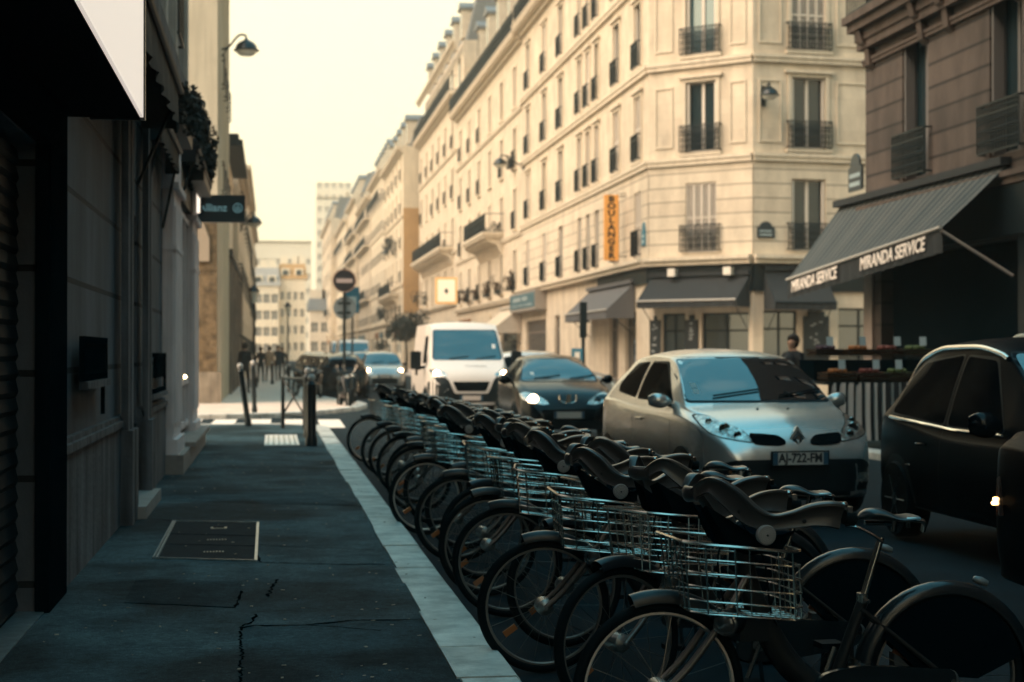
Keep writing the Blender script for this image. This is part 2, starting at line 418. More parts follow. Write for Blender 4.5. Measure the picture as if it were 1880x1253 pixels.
g.prism([gp(300, 905), gp(585, 905), gp(668, 930), gp(240, 918)], 2, PZ-.01, PZ+.0014)
tag(g.build('pavement_patch', PATCH), kind='structure')
# scattered leaf scraps and gum
g = MB(); rnd = random.Random(4)
for i in range(330):
    y = 4.2+rnd.random()**1.7*20; x = rnd.uniform(-1.15, 1.2); s = rnd.uniform(.004, .014); a = rnd.uniform(0, 6)
    g.box((x, y, PZ+.008), (s*1.6, s, .003), a, rnd.uniform(-.2, .2))
tag(g.build('leaf_litter', M('dry_leaf', (.34, .28, .21), .8, var=.5, vs=9)), 'dry leaf scraps and crumbs scattered over the dark pavement', 'litter', kind='stuff')

# utility hatch
HM = M('cast_iron', (.010, .021, .027), .85, 0, var=.3, vs=9, bump=.4, bs=200, spec=.08)
a, b, c, d = [Vector((*gp(*q), 0)) for q in ((288, 1026), (470, 1031), (474, 961), (322, 958))]
hr = empty('utility_hatch', (a+c)/2+Vector((0, 0, PZ)), 0, 'steel framed utility hatch with three cover plates sunk in the near pavement', 'hatch')
o = (a+c)/2
def lp(u, v): return a.lerp(b, u).lerp(d.lerp(c, u), v)-o
for (v0, v1) in ((.01, .33), (.345, .60), (.615, .99)):
    g = MB(); q = [lp(.02, v0), lp(.98, v0), lp(.98, v1), lp(.02, v1)]
    g.prism([(p.x, p.y) for p in q], 2, -.03, .006); cv = g.build('cover_plate', HM, hr)
    g = MB(); m_ = lp(.55, (v0+v1)/2)
    if v0 > .6:
        g.box((m_.x, m_.y, .009), (.13, .10, .006)); g.build('lifting_slot', CHROME if 0 else M('worn_brass', (.35, .33, .28), .4, .6), cv)
        g2 = MB(); g2.box((m_.x, m_.y, .014), (.09, .035, .005)); g2.build('slot_hole', CRACK, cv)
    else:
        for k in range(7): g.box((m_.x-.06+k*.022, m_.y, .008), (.012, .035, .004))
        g.build('stamped_lettering', M('worn_brass', (.35, .33, .28), .4, .6), cv)
g = MB(); W_ = M('worn_steel_edge', (.30, .34, .35), .35, .7, var=.4, vs=12)
for p, q, wd in ((lp(0, 0), lp(1, 0), .012), (lp(1, 0), lp(1, 1), .02), (lp(1, 1), lp(0, 1), .010), (lp(0, 1), lp(0, 0), .014), (lp(-.025, 1), lp(-.035, 0), .010)):
    v = q-p; g.box((*((p+q)/2).xy, .004), (v.length, wd, .016), math.atan2(v.y, v.x))
g.build('frame', W_, hr)

# ============================================================ facades
class Face:
    """a wall plane: s runs left to right seen from the street, y into the wall"""
    def __init__(f, root, org, ang): f.root = root; f.ang = ang; f.org = Vector(org)-root.location
    def put(f, name, mb, mats, smooth=None, parent=None):
        return mb.build(name, mats, parent or f.root, smooth, f.org, f.ang)
    def loc(f, s, y, z): return f.org+Matrix.Rotation(f.ang, 3, 'Z') @ Vector((s, y, z))

def wall_mesh(L, z0, z1, holes, rv, back=9, ends=True):
    g = MB()
    ss = sorted({0, L, *[round(h[0]-h[2]/2, 4) for h in holes], *[round(h[0]+h[2]/2, 4) for h in holes]})
    zs = sorted({z0, z1, *[round(h[1], 4) for h in holes], *[round(h[1]+h[3], 4) for h in holes]})
    for i in range(len(ss)-1):
        run = None
        for j in range(len(zs)-1):
            cs, cz = (ss[i]+ss[i+1])/2, (zs[j]+zs[j+1])/2
            solid = not any(abs(cs-h[0]) < h[2]/2 and h[1] < cz < h[1]+h[3] for h in holes)
            if solid:
                if run is None: run = zs[j]
            if (not solid or j == len(zs)-2) and run is not None:
                top = zs[j] if not solid else zs[j+1]
                g.quad((ss[i], 0, run), (ss[i+1], 0, run), (ss[i+1], 0, top), (ss[i], 0, top)); run = None
    for s, z, w_, h in [q[:4] for q in holes]:
        a, b = s-w_/2, s+w_/2
        g.quad((a, 0, z), (a, 0, z+h), (a, rv, z+h), (a, rv, z)); g.quad((b, 0, z), (b, rv, z), (b, rv, z+h), (b, 0, z+h))
        g.quad((a, 0, z+h), (b, 0, z+h), (b, rv, z+h), (a, rv, z+h)); g.quad((a, 0, z), (a, rv, z), (b, rv, z), (b, 0, z))
    if back:
        g.quad((0, 0, z0), (0, 0, z1), (0, back, z1), (0, back, z0)); g.quad((L, 0, z0), (L, back, z0), (L, back, z1), (L, 0, z1))
        g.quad((0, 0, z1), (L, 0, z1), (L, back, z1), (0, back, z1)); g.quad((0, back, z0), (0, back, z1), (L, back, z1), (L, back, z0))
        g.quad((0, rv+.02, z0), (L, rv+.02, z0), (L, rv+.02, z1), (0, rv+.02, z1)) if holes else None
    return g

_W = {}
def railing_mb(w_, h=.92, fine=True):
    g = MB(); hw = w_/2; t = .034; y = -.16
    for z in (.06, h*.80, h): g.bx(-hw, hw, y-t/2, y+t/2, z-t/2, z+t/2)
    n = max(3, round(w_/.115)); 
    for i in range(n+1):
        x = -hw+w_*i/n; g.bx(x-.014, x+.014, y-.012, y+.012, .06, h)
        if fine and i < n:
            xm = x+w_/n/2; q = w_/n/2*.95
            for z in (.22, .42, .62): g.ring((xm, y, z), q*.85, .013, 1, 8, 3)
            g.box((xm, y, h*.9), (.03, .02, .03), 0, 0, R(45))
    for x in (-hw, hw):
        for z in (.06, h): g.bx(x-t/2, x+t/2, y, 0, z-t/2, z+t/2)
    return g
SHUTD = M('shutter_grey', (.13, .12, .115), .7)
CURT = M('net_curtain', (.42, .38, .32), .9, var=.15, vs=3)
def win_spec(kind, w_, h, rail, rv):
    key = (kind, round(w_, 2), round(h, 2), rail, rv)
    if key in _W: return _W[key]
    hw = w_/2; y = rv-.05; fr = MB(); ch = []; t = .055
    if kind in ('open', 'bright', 'dark', 'curtain', 'grey'):
        for x0, x1, z0, z1 in ((-hw, -hw+t, 0, h), (hw-t, hw, 0, h), (-hw+t, hw-t, 0, .09), (-hw+t, hw-t, h-t, h), (-.055, .055, .09, h-t)):
            fr.bx(x0+.001, x1-.001, y-.05, y+.01, z0+.001, z1-.001)
        if kind != 'dark': fr.bx(-hw+t, hw-t, y-.035, y+.005, h*.62-.015, h*.62+.015) if kind == 'curtain' else None
        if kind != 'dark':
            for k in range(2): fr.bx((-hw+.03, hw-.10)[k], (-hw+.10, hw-.03)[k], .03, y-.06, .04, h-.05)   # folded shutters in the reveal
        g = MB(); g.quad((-hw+t, y, .09), (hw-t, y, .09), (hw-t, y, h-t), (-hw+t, y, h-t)); ch.append(('pane', g.mesh('pane', PANEBR if kind == 'bright' else GLASSW)))
        if kind == 'curtain':
            g = MB()
            for k in range(12):
                a, b = -hw+t+(w_-2*t)*k/12, -hw+t+(w_-2*t)*(k+1)/12; g.quad((a, y+.02+.02*(k % 2), .1), (b, y+.02+.02*((k+1) % 2), .1), (b, y+.02+.02*((k+1) % 2), h-t), (a, y+.02+.02*(k % 2), h-t))
            ch.append(('curtain', g.mesh('curtain', CURT)))
            ch[0] = ('pane', ch[0][1])
    elif kind == 'shut':
        n = 4; ww = w_/n
        for k in range(n):
            a = -hw+k*ww
            for x0, x1, z0, z1 in ((a+.004, a+.04, 0, h), (a+ww-.04, a+ww-.004, 0, h), (a+.04, a+ww-.04, 0, .07), (a+.04, a+ww-.04, h-.07, h), (a+.04, a+ww-.04, h*.5-.03, h*.5+.03)):
                fr.bx(x0, x1, y-.17, y-.13, z0+.002, z1-.002)
            m = int(h/.075)
            for j in range(m): fr.box((a+ww/2, y-.14, .05+(h-.1)*j/m), (ww-.08, .045, .012), 0, R(40))
        g = MB(); g.quad((-hw, y, 0), (hw, y, 0), (hw, y, h), (-hw, y, h)); ch.append(('pane', g.mesh('pane', GLASSW)))
    if rail: ch.append(('railing', railing_mb(w_+(.34 if rail == 'wide' else -.02), .9, rail == 'wide').mesh('railing', BLACKM)))
    me = fr.mesh('window', SHUTD if kind == 'grey' else SHUT)
    _W[key] = (me, ch); return _W[key]
def put_window(F, s, z, w_, h, kind, rail, rv):
    me, ch = win_spec(kind, w_, h, rail, rv)
    o = link('window', me, F.root, F.loc(s, 0, z), F.ang)
    for n, m in ch: link(n, m, o)
    return o
def facade(F, L, z0, z1, wins, mat, rv=.24, back=9):
    """wins: (s, z, w, h, kind, rail)"""
    g = wall_mesh(L, z0, z1, [q[:4] for q in wins if q[4] != 'blind'], rv, back)
    F.put('wall', g, mat)
    for q in wins:
        if q[4] not in ('blind', 'hole'): put_window(F, *q[:6], rv)
def course(F, s0, s1, z, h, pr, mat=None, name='string_course'):
    g = MB(); g.bx(s0, s1, -pr, -.001, z, z+h*.55); g.bx(s0-.02, s1+.02, -pr*1.35, -.001, z+h*.55+.001, z+h)
    return F.put(name, g, mat or LIMEP)
def surround(F, wins, mat=None, w0=.13, pr=.05, hood=True):
    for s, z, w_, h in [q[:4] for q in wins]:
        g = MB(); a, b = -w_/2, w_/2; s_, s, z_, z = s, 0, z, 0; key = ('sur', round(w_, 2), round(h, 2), w0, hood)
        if key in _W: link('window_surround', _W[key], F.root, F.loc(s_, 0, z_), F.ang); continue
        g.bx(a-w0, a-.001, -pr, -.001, z, z+h); g.bx(b+.001, b+w0, -pr, -.001, z, z+h); g.bx(a-w0, b+w0, -pr, -.001, z+h+.001, z+h+w0)
        if hood: g.bx(a-w0-.12, b+w0+.12, -pr-.09, -.001, z+h+w0+.002, z+h+w0+.09)
        g.bx(a-.22, b+.22, -.13, -.001, z-.11, z-.005)
        _W[key] = g.mesh('window_surround', mat or LIMEP); link('window_surround', _W[key], F.root, F.loc(s_, 0, z_), F.ang)
def cornice(F, s0, s1, z, pr=.55, h=.55, dent=True, mat=None):
    g = MB()
    for k, (q, t0, t1) in enumerate(((.35, 0, .3), (.6, .3, .5), (1, .56, .86), (1.08, .86, 1))): g.bx(s0, s1, -pr*q, -.001, z+h*t0+.001*k, z+h*t1)
    if dent:
        s = s0+.1
        while s < s1-.1: g.bx(s, s+.12, -pr*.92, -pr*.36, z+h*.36, z+h*.555); s += .27
    F.put('cornice', g, mat or LIMEP)
def long_rail(F, s0, s1, z, h=.95, pr=.5, name='balcony_railing'):
    g = MB(); n = int((s1-s0)/.13)
    for q in (.05, h*.8, h): g.bx(s0, s1, -pr-.02, -pr+.02, z+q-.02, z+q+.02)
    for i in range(n+1):
        s = s0+(s1-s0)*i/n; g.bx(s-.012, s+.012, -pr-.01, -pr+.01, z, z+h)
        if i < n: g.ring((s+.065, -pr, z+.42), .05, .012, 1, 6, 3)
    for s in (s0, s1): g.bx(s-.02, s+.02, -pr, 0, z+h-.02, z+h+.02); g.bx(s-.02, s+.02, -pr, 0, z+.03, z+.07)
    F.put(name, g, BLACKM)
def mansard(F, L, z, h=3.4, setb=.6, lean=.9, dorm=(), mat=None, back=9):
    g = MB(); a, b = setb, setb+lean
    g.add([(0, a, z), (L, a, z), (L, b, z+h), (0, b, z+h), (0, back, z), (L, back, z), (L, back, z+h), (0, back, z+h)],
          [(0, 1, 2, 3), (3, 2, 6, 7), (0, 3, 7, 4), (1, 5, 6, 2), (4, 7, 6, 5)])
    F.put('roof', g, mat or ZINC)
    for s in dorm:
        g = MB(); hw = .62
        g.bx(s-hw, s+hw, a-.12, b+.2, z+.5, z+2.5); g.cur = 1; g.bx(s-hw-.14, s+hw+.14, a-.3, b+.5, z+2.5, z+2.66)
        g.prism([(s-hw-.1, z+2.66), (s+hw+.1, z+2.66), (s, z+3.1)], 1, a-.26, b+.5)
        g.cur = 2; g.bx(s-hw+.16, s+hw-.16, a-.13, a-.115, z+.62, z+2.3)
        F.put('dormer', g, [LIMEP, ZINC, GLASSW])
def chimneys(F, L, z, spots, y=3):
    for s in spots:
        g = MB(); g.bx(s-.9, s+.9, y, y+.6, z-1.5, z+1.6); g.bx(s-.95, s+.95, y-.05, y+.65, z+1.6, z+1.72)
        for k in range(6): g.lathe([(.10, 0), (.12, .25), (.09, .5)], (s-.7+k*.28, y+.3, z+1.72), 2, 8)
        F.put('chimney', g, PLAST)

# ---------------------------------------------------- corner building with the café
P1, P2, P3 = Vector((12.6, 55.8, 0)), Vector((15.42, 53.05, 0)), Vector((27, 54.4, 0))
b1 = empty('corner_building', P1, 0, 'pale limestone corner building with a canted corner above dark café awnings', 'building')
FA = Face(b1, (12.6, 85.0, 0), R(-90)); LA = 85.0-55.8
FB = Face(b1, P1, math.atan2(P2.y-P1.y, P2.x-P1.x)); LB = (P2-P1).length
FC = Face(b1, P2, math.atan2(P3.y-P2.y, P3.x-P2.x)); LC = (P3-P2).length
LV = [4.45, 7.78, 11.0, 14.2, 17.4]
kinds = ['open', 'shut', 'curtain', 'open', 'dark', 'open', 'curtain']
rk_ = random.Random(8)
wa = []
for li in range(4):
    for y in (57.5, 61.2, 73.4, 77.9, 83.0):
        wa.append((85.0-y, LV[li]+.42, 1.12, 2.25, rk_.choice(kinds), 'slim'))
    for y in (65.0, 66.9, 68.8): wa.append((85.0-y, LV[li]+.42, .85, 2.25, rk_.choice(kinds), 'slim'))
ga = [(85.0-y, .12, w_, h, 'hole', None) for y, w_, h in ((80.6, 6.2, 3.0), (74.4, 1.4, 3.1), (58.8, 1.9, 2.9), (61.8, 1.6, 2.9))]
facade(FA, LA, 0, 18.0, wa+ga, LIME, back=0)
surround(FA, [q for q in wa if q[1] > 7])
wb = [(2.02, LV[0]+.42, 1.15, 2.30, 'shut', 'wide'), (2.02, LV[1]+.40, 1.15, 2.35, 'open', 'wide'), (2.02, LV[2]+.42, 1.15, 2.35, 'bright', 'wide'), (2.02, LV[3]+.42, 1.15, 2.35, 'open', 'wide')]
facade(FB, LB, 0, 18.0, wb+[(.95, .12, .9, 2.75, 'hole', None), (2.9, .12, 1.75, 2.75, 'hole', None)], LIME, back=0)
surround(FB, wb[1:])
wc = []
for li, k in enumerate(('open', 'open', 'shut', 'open')):
    for s in (1.95, 6.0, 9.6): wc.append((s, LV[li]+.42, 1.2, 2.35, k if s < 3 else 'open', 'wide'))
facade(FC, LC, 0, 18.0, wc+[(.95, .12, 1.2, 2.8, 'hole', None), (5, .12, 4, 2.9, 'hole', None)], LIME, back=0)
surround(FC, [q for q in wc if q[1] > 7])
# rusticated band, a skin 3 cm proud of the first floor wall
for F, L, W in ((FA, LA, wa), (FB, LB, wb), (FC, LC, wc)):
    ws = [(q[0], q[1], q[2]+.02, q[3]+.01) for q in W if q[1] < 6]
    g = wall_mesh(L, LV[0]+.30, LV[1]-.02, ws, .06, 0)
    for i, v in enumerate(g.v): g.v[i] = (v[0], v[1]-.03, v[2])
    F.put('rusticated_band', g, LIMER)
    for li in (1, 2, 3): course(F, 0, L, LV[li], .26, .12)
    course(F, -.02, L+.02, LV[0], .28, .3)
    cornice(F, 0, L, 17.6)
    if F is not FA:   # recessed panels between the windows
        for li in (1, 2):
            for s0, s1 in (((.25, .95), (3.1, 3.7)) if F is FB else ((.2, 1.0), (2.95, 4.95))):
                z = LV[li]; g = MB()
                for a, b, c, d in ((s0, s1, z+.62, z+.68), (s0, s1, z+2.6, z+2.66), (s0, s0+.05, z+.68, z+2.6), (s1-.05, s1, z+.68, z+2.6)): g.bx(a, b, -.04, -.001, c, d)
                F.put('panel_moulding', g, LIMEP)
# solid core behind the three faces, roof
g = MB(); core = [(12.9, 84.9), (12.9, 56.1), (15.5, 53.4), (26.9, 54.8), (26.9, 84.9)]
g.prism([(x-P1.x, y-P1.y) for x, y in core], 2, 4.4, 18.3)
g.prism([(x-P1.x, y-P1.y) for x, y in [(14.4, 84.9), (14.4, 57), (16.4, 55.2), (26.9, 56), (26.9, 84.9)]], 2, 0.1, 4.4)
b1c = g.build('core_wall', PLAST, b1)
g = MB(); g.prism([(x-P1.x, y-P1.y) for x, y in [(13.8, 84.9), (13.8, 57.0), (16.2, 55.0), (26.9, 56), (26.9, 84.9)]], 2, 18.3, 21.6); g.build('roof', ZINC, b1)
long_rail(FA, 0, LA, 18.16, .95, .45)
# café ground floor: dark framing, boards, glass doors
CAFE = M('cafe_paint', (.003, .009, .012), .5, spec=.3)
g = MB()
for F, L in ((FB, LB), (FC, 7.0)):
    g = MB(); g.bx(0, L, -.10, -.001, 3.55, 4.42); F.put('shop_fascia', g, CAFE)
g = MB(); g.bx(85-64.5, LA+.05, -.10, -.001, 3.9, 4.42); FA.put('shop_fascia', g, CAFE)
for F, s, w_, h in ((FB, .95, .9, 2.75), (FB, 2.9, 1.75, 2.75), (FC, .95, 1.2, 2.8), (FC, 5, 4, 2.9), (FA, 85-58.8, 1.9, 2.9), (FA, 85-61.8, 1.6, 2.9), (FA, 85-80.6, 6.2, 3.0), (FA, 85-74.4, 1.4, 3.1)):
    g = MB(); n = max(2, round(w_/.75))
    for i in range(n+1):
        x = s-w_/2+w_*i/n; x = min(max(x, s-w_/2+.03), s+w_/2-.03); g.bx(x-.028, x+.028, .12, .18, .13, .1+h)
    for z in (.13, .55, h-.5, h+.05): g.bx(s-w_/2, s+w_/2, .125, .175, z, z+.06)
    sw = F.put('shop_window', g, CAFE if F is not FA else M('shop_wood', (.20, .17, .15), .6))
    g = MB(); g.quad((s-w_/2, .16, .12), (s+w_/2, .16, .12), (s+w_/2, .16, .12+h), (s-w_/2, .16, .12+h)); F.put('pane', g, M('shop_glass', (.02, .03, .035), .04, spec=1, ior=1.6), parent=sw).parent = sw
    for o in sw.children: o.location = (0, 0, 0); o.rotation_euler = (0, 0, 0)
def board(F, s0, w_, z0, h, seed):
    """a black wall board with clipped top corners and a few chalk strokes"""
    g = MB(); c = .16
    g.prism([(s0, z0), (s0+w_, z0), (s0+w_, z0+h-c), (s0+w_-c, z0+h-c), (s0+w_-c, z0+h), (s0+c, z0+h), (s0+c, z0+h-c), (s0, z0+h-c)], 1, -.06, -.002)
    o = F.put('menu_board', g, M('blackboard', (.006, .012, .015), .6)); rnd = random.Random(seed); g = MB()
    for k in range(9):
        x = s0+.2+rnd.random()*(w_-.55); z = z0+h*.35+rnd.random()*h*.5; g.bx(x, x+rnd.uniform(.05, .16), -.068, -.061, z, z+.045)
    k = F.put('chalk_marks', g, M('chalk', (.34, .36, .36), .8), parent=o); k.location = (0, 0, 0); k.rotation_euler = (0, 0, 0)
board(FB, .05, .42, .9, 1.9, 1)
board(FC, 1.75, .9, .8, 2.1, 2)
board(FB, 1.42, .5, .8, 2.0, 3)

def awning(name, F, s0, s1, zt, zb, pr, val, mats, label, sag=0, arms=True, side=True, skew=0, dz=0, ns=24, ripple=0, group=None):
    """fabric awning on a face: slope from the wall at zt out to pr at zb, with valance"""
    base = F.root.location+F.loc((s0+s1)/2, 0, 0); r = empty(name, base, F.ang, label, 'awning', group); off = (s0+s1)/2
    f = MB(); nv = 10; rnd = random.Random(3)
    for i in range(ns+1):
        t = i/ns; s = s0+(s1-s0)*t-off; rp = ripple*(math.sin(i*2.1)+.4*math.sin(i*.77+1))
        for j in range(nv+1):
            u = j/nv; y = -.05-(pr+skew*t)*u
            f.v.append((s, y+rp*.3, zt+(zb+dz*t-zt)*u-sag*math.sin(math.pi*u)+rp*(.3+.7*math.sin(math.pi*u))))
    for i in range(ns):
        for j in range(nv):
            a = i*(nv+1)+j; f.f.append([a, a+1, a+nv+2, a+nv+1]); f.m.append(0)
    f.build('fabric', mats[0], r, 60)
    g = MB()
    for i in range(ns+1):
        t = i/ns; s = s0+(s1-s0)*t-off; y = -.05-pr-skew*t; z = zb+dz*t; wv = .018*math.sin(i*1.9)
        g.v += [(s, y, z), (s, y+wv, z-val*(.5)), (s, y+wv*1.6, z-val)]
    for i in range(ns):
        for j in range(2): a = i*3+j; g.f.append([a, a+1, a+4, a+3]); g.m.append(0)
    va = g.build('valance', mats[1], r, 60)
    g = MB(); g.tube([(s0-off, -.07-pr, zb+.01), (s1-off, -.07-pr-skew, zb+dz+.01)], .03, 8); g.build('front_bar', mats[2], r, 40)
    if side:
        for s, q, d_ in ((s0, 0, 0), (s1, skew, dz)):
            g = MB(); g.add([(s-off, -.05, zt), (s-off, -.05-pr-q, zb+d_), (s-off, -.05-pr-q, zb+d_-val), (s-off, -.05, zb+d_-val)], [(0, 1, 2, 3)]); g.build('side_panel', mats[1], r)
    if arms:
        for s, q, d_ in ((s0+.12, 0, 0), (s1-.12, skew, dz)):
            g = MB(); g.tube([(s-off, -.03, zb-.9), (s-off, -.05-pr-q, zb+d_-.03)], .017, 6); g.build('folding_arm', mats[3] if len(mats) > 3 else CHROME, r, 40)
    g = MB(); g.box((0, -.11, zt+.05), (s1-s0+.06, .2, .14)); g.build('cassette', mats[1], r)
    return r, va
AW = M('black_awning_canvas', (.016, .020, .023), .8, var=.15, vs=5); AWG = M('grey_awning_canvas', (.10, .10, .105), .85, var=.1, vs=3)
PALEBAR = M('pale_trim', (.45, .42, .38), .6)
awning('awning', FB, .12, 3.85, 4.1, 3.25, .95, .22, [AW, AW, PALEBAR, BLACKM], 'charcoal awning with a pale front edge over the canted café corner', .03)
awning('awning', FC, .35, 2.5, 4.25, 3.15, .9, .22, [AW, AW, BLACKM, BLACKM], 'black awning on the side street wall of the café, right of the charcoal one', .03)
awning('awning', FA, 85-66.3, 85-57.9, 4.0, 3.05, 1.0, .3, [AWG, AWG, PALEBAR, BLACKM], 'faded grey sloping awning on the café wall facing the main street', .03)
for s in (1.1, 3.2):     # two small spot lamps above the awning
    r_ = empty('awning_spotlight', b1.location+FB.loc(s, -.3, 4.2), FB.ang, 'small white spotlight above the charcoal awning, %s' % ('nearer the main street' if s < 2 else 'nearer the side street'), 'spotlight', 'white spotlights above the café awning')
    g = MB(); g.bx(-.14, .14, -.12, .12, -.12, .14); g.build('lamp_housing', WHITEP, r_)
    g = MB(); g.tube([(0, .12, .1), (0, .3, .16)], .02, 6); g.build('bracket', BLACKM, r_)
# white awning further on, and the blue shop sign box
b1w = awning('awning', FA, -7.5, -.3, 3.9, 2.9, 1.25, .35, [M('cream_canvas', (.55, .47, .37), .85, var=.08), M('cream_canvas2', (.45, .40, .34), .85, var=.1), PALEBAR, BLACKM], 'cream awning over a shop beside the blue shop sign', .04)
sg = empty('shop_sign', b1.location+FA.loc(85-81.5, 0, 4.0), R(-90), 'long faded blue shop sign box above a shopfront on the right side of the street', 'sign')
g = MB(); g.bx(-4.2, 4.2, -.55, -.02, -.42, .5); g.build('case', M('grey_case', (.28, .25, .22), .7), sg)
g = MB(); g.bx(-4.05, 4.05, -.565, -.551, -.30, .40); g.build('panel', M('faded_blue_panel', (.05, .12, .15), .5, var=.3, vs=2), sg)
g = MB(); rnd = random.Random(2)
for z, h, n in ((.06, .20, 12), (-.2, .10, 26)):
    x = -3.5
    for k in range(n):
        ww = rnd.uniform(.12, .3)*(1.6 if n < 20 else .8)
        if rnd.random() < .85: g.bx(x, x+ww, -.575, -.566, z, z+h)
        x += ww+.1
        if x > 3.2: break
g.build('lettering', M('pale_blue_letter', (.30, .36, .37), .6), sg)

# ---------------------------------------------------- next buildings on the right
def row_building(name, X, y0, y1, H, cols, floors, label, wall, z1st=4.4, fh=3.2, corn=True, mans=None, win=(1.05, 2.1), rails=.8, seed=1, back=9, blind=.0, grp=None, gap=None, shop=True, surr=True, railk='slim'):
    rt = empty(name, (X, y0, 0), 0, label, 'building', grp); F = Face(rt, (X, y1, 0), R(-90)); L = y1-y0; rnd = random.Random(seed); W = []
    for f in range(floors):
        for c in range(cols):
            s = L*(c+.5)/cols
            W.append((s, z1st+.42+f*fh, win[0], win[1], rnd.choice(kinds), railk if rnd.random() < rails else None))
    G = [(L*(c+.5)/max(1, cols//2), .12, L/max(1, cols//2)*.62, 2.9, 'hole', None) for c in range(max(1, cols//2))] if shop else []
    facade(F, L, 0, H, W+G, wall, back=back)
    if surr: surround(F, W, hood=False)
    for s_, z_, w_, h_ in [q[:4] for q in G]:
        g = MB(); g.bx(s_-w_/2, s_+w_/2, .1, .16, z_+.6, z_+h_-.05); F.put('shop_window', g, M('shop_glass', (.02, .03, .035), .04, spec=1, ior=1.6))
        g = MB(); g.bx(s_-w_/2, s_+w_/2, -.12, -.01, z_+h_+.05, z_+h_+.7); F.put('shop_fascia', g, rnd.choice([CAFE, PLAST, M('rust_fascia', (.20, .09, .04), .6), M('teal_fascia', (.04, .09, .11), .5)]))
    for f in range(1, floors, 2): course(F, 0, L, z1st+f*fh-.02, .22, .10)
    course(F, 0, L, z1st-.15, .25, .2)
    if corn: cornice(F, 0, L, H-.5)
    if mans: mansard(F, L, H, mans, dorm=[L*(c+.5)/cols for c in range(cols)]); chimneys(F, L, H+mans, [L*.2, L*.75])
    return rt, F, L, W
b2, F2, L2_, W2 = row_building('apartment_building', 12.6, 85.03, 115.9, 17.9, 6, 4, 'cream apartment house with a dark roof balcony next to the limestone corner building', LIME, seed=4)
long_rail(F2, 0, L2_, 17.95, 1.0, .52)
g = MB(); g.bx(0, L2_, 1.2, 9, 17.9, 20.9); F2.put('attic_wall', g, LIME)
mansard(F2, L2_, 20.9, 2.8, 1.3, .8, [2.5+5*k for k in range(6)]); chimneys(F2, L2_, 23.7, [5, 17, 27])
# canted bay with big stone balcony on brackets
def stone_balcony(F, s0, s1, z, pr=1.0, name='stone_balcony', shrubs=True):
    g = MB(); g.bx(s0, s1, -pr, -.001, z, z+.14); g.bx(s0-.06, s1+.06, -pr-.08, -.001, z+.14, z+.30)
    for s in [s0+.25+i*(s1-s0-.5)/max(1, round((s1-s0)/1.1)) for i in range(max(1, round((s1-s0)/1.1))+1)]:
        g.prism([(-.001, z-.95), (-.001, z), (-pr*.9, z), (-pr*.85, z-.18), (-pr*.35, z-.4), (-.12, z-.9)], 0, s-.11, s+.11)
    b = F.put(name, g, LIMEP)
    long_rail(F, s0, s1, z+.30, 1.0, pr-.06)
stone_balcony(F2, L2_-17.4, L2_-7.0, 7.9, 1.1)
W3l = 'tall cream apartment house with a stone balcony and dormers, third on the right side'
b3, F3, L3_, W3 = row_building('apartment_building', 12.6, 115.95, 146, 19.6, 6, 4, W3l, LIME, fh=3.5, z1st=5.0, mans=None, seed=7, rails=.8)
stone_balcony(F3, 4, L3_-2, 8.7, 1.0); long_rail(F3, 0, L3_, 19.7, 1.0, .5)
g = MB(); g.bx(0, L3_, .5, 9, 19.6, 23.2); F3.put('attic_wall', g, LIME); cornice(F3, 0, L3_, 22.8, .3, .45, False)
for k in range(6): g = MB(); g.bx(2+k*5, 3+k*5, .44, .49, 20.2, 22.3); F3.put('attic_window', g, GLASSW)
mansard(F3, L3_, 23.2, 3.2, .7, .8, [2.5+5*k for k in range(6)]); chimneys(F3, L3_, 26.4, [3, 12, 22, 28])
# building four stands 1.2 m forward: its ochre gable end shows
b4, F4, L4_, W4 = row_building('apartment_building', 11.3, 147.2, 172, 19.6, 5, 5, 'cream apartment house standing forward with a blank ochre gable end', PLAST2, fh=3.0, mans=2.6, seed=9, rails=.9, back=10)
g = MB(); g.bx(0, 10, -.06, -.001, 5, 14.2); Face(b4, (11.3, 147.2, 0), 0).put('painted_gable', g, M('ochre_wall', (.42, .26, .12), .85, var=.1, vs=1))
stone_balcony(F4, 3, 20, 6.6, .9)
for i, (X, y0, y1, H, fl, ms, wl, lb) in enumerate((
    (11.3, 172.1, 196, 20.5, 5, 2.6, PLAST2, 'cream apartment house with dark flower boxes, far along the right side'),
    (11.2, 196.1, 222, 19.8, 5, 3.0, LIME, 'apartment house with long dark balconies, far along the right side before the slate grey one'),
    (10.9, 222.1, 246, 22.0, 5, 3.2, PLAST, 'tall greyish apartment house whose top balcony juts out darkly over the street'),
    (10.6, 246.1, 282, 21.0, 5, 2.8, PLAST2, 'farthest tall cream apartment house on the right before the white corner tower block'),
    (9.6, 282.1, 330, 24.0, 6, 3.5, LIME, 'cream apartment house closing the right row where the street narrows'))):
    rt, F, L, W = row_building('apartment_building', X, y0, y1, H, 6, fl, lb, wl, fh=3.15, mans=ms, seed=20+i, rails=.9, railk='slim', surr=False)
    for k in ((1, 3, 4) if i in (1, 2) else (1,) if i == 4 else (4,)): long_rail(F, 1, L-1, 4.4+k*3.15+.3, 1.0, .6)
    if i in (1, 2):
        for k in (1, 3, 4): g = MB(); g.bx(1, L-1, -.7, -.001, 4.4+k*3.15+.1, 4.4+k*3.15+.28); F.put('balcony_slab', g, LIMEP)

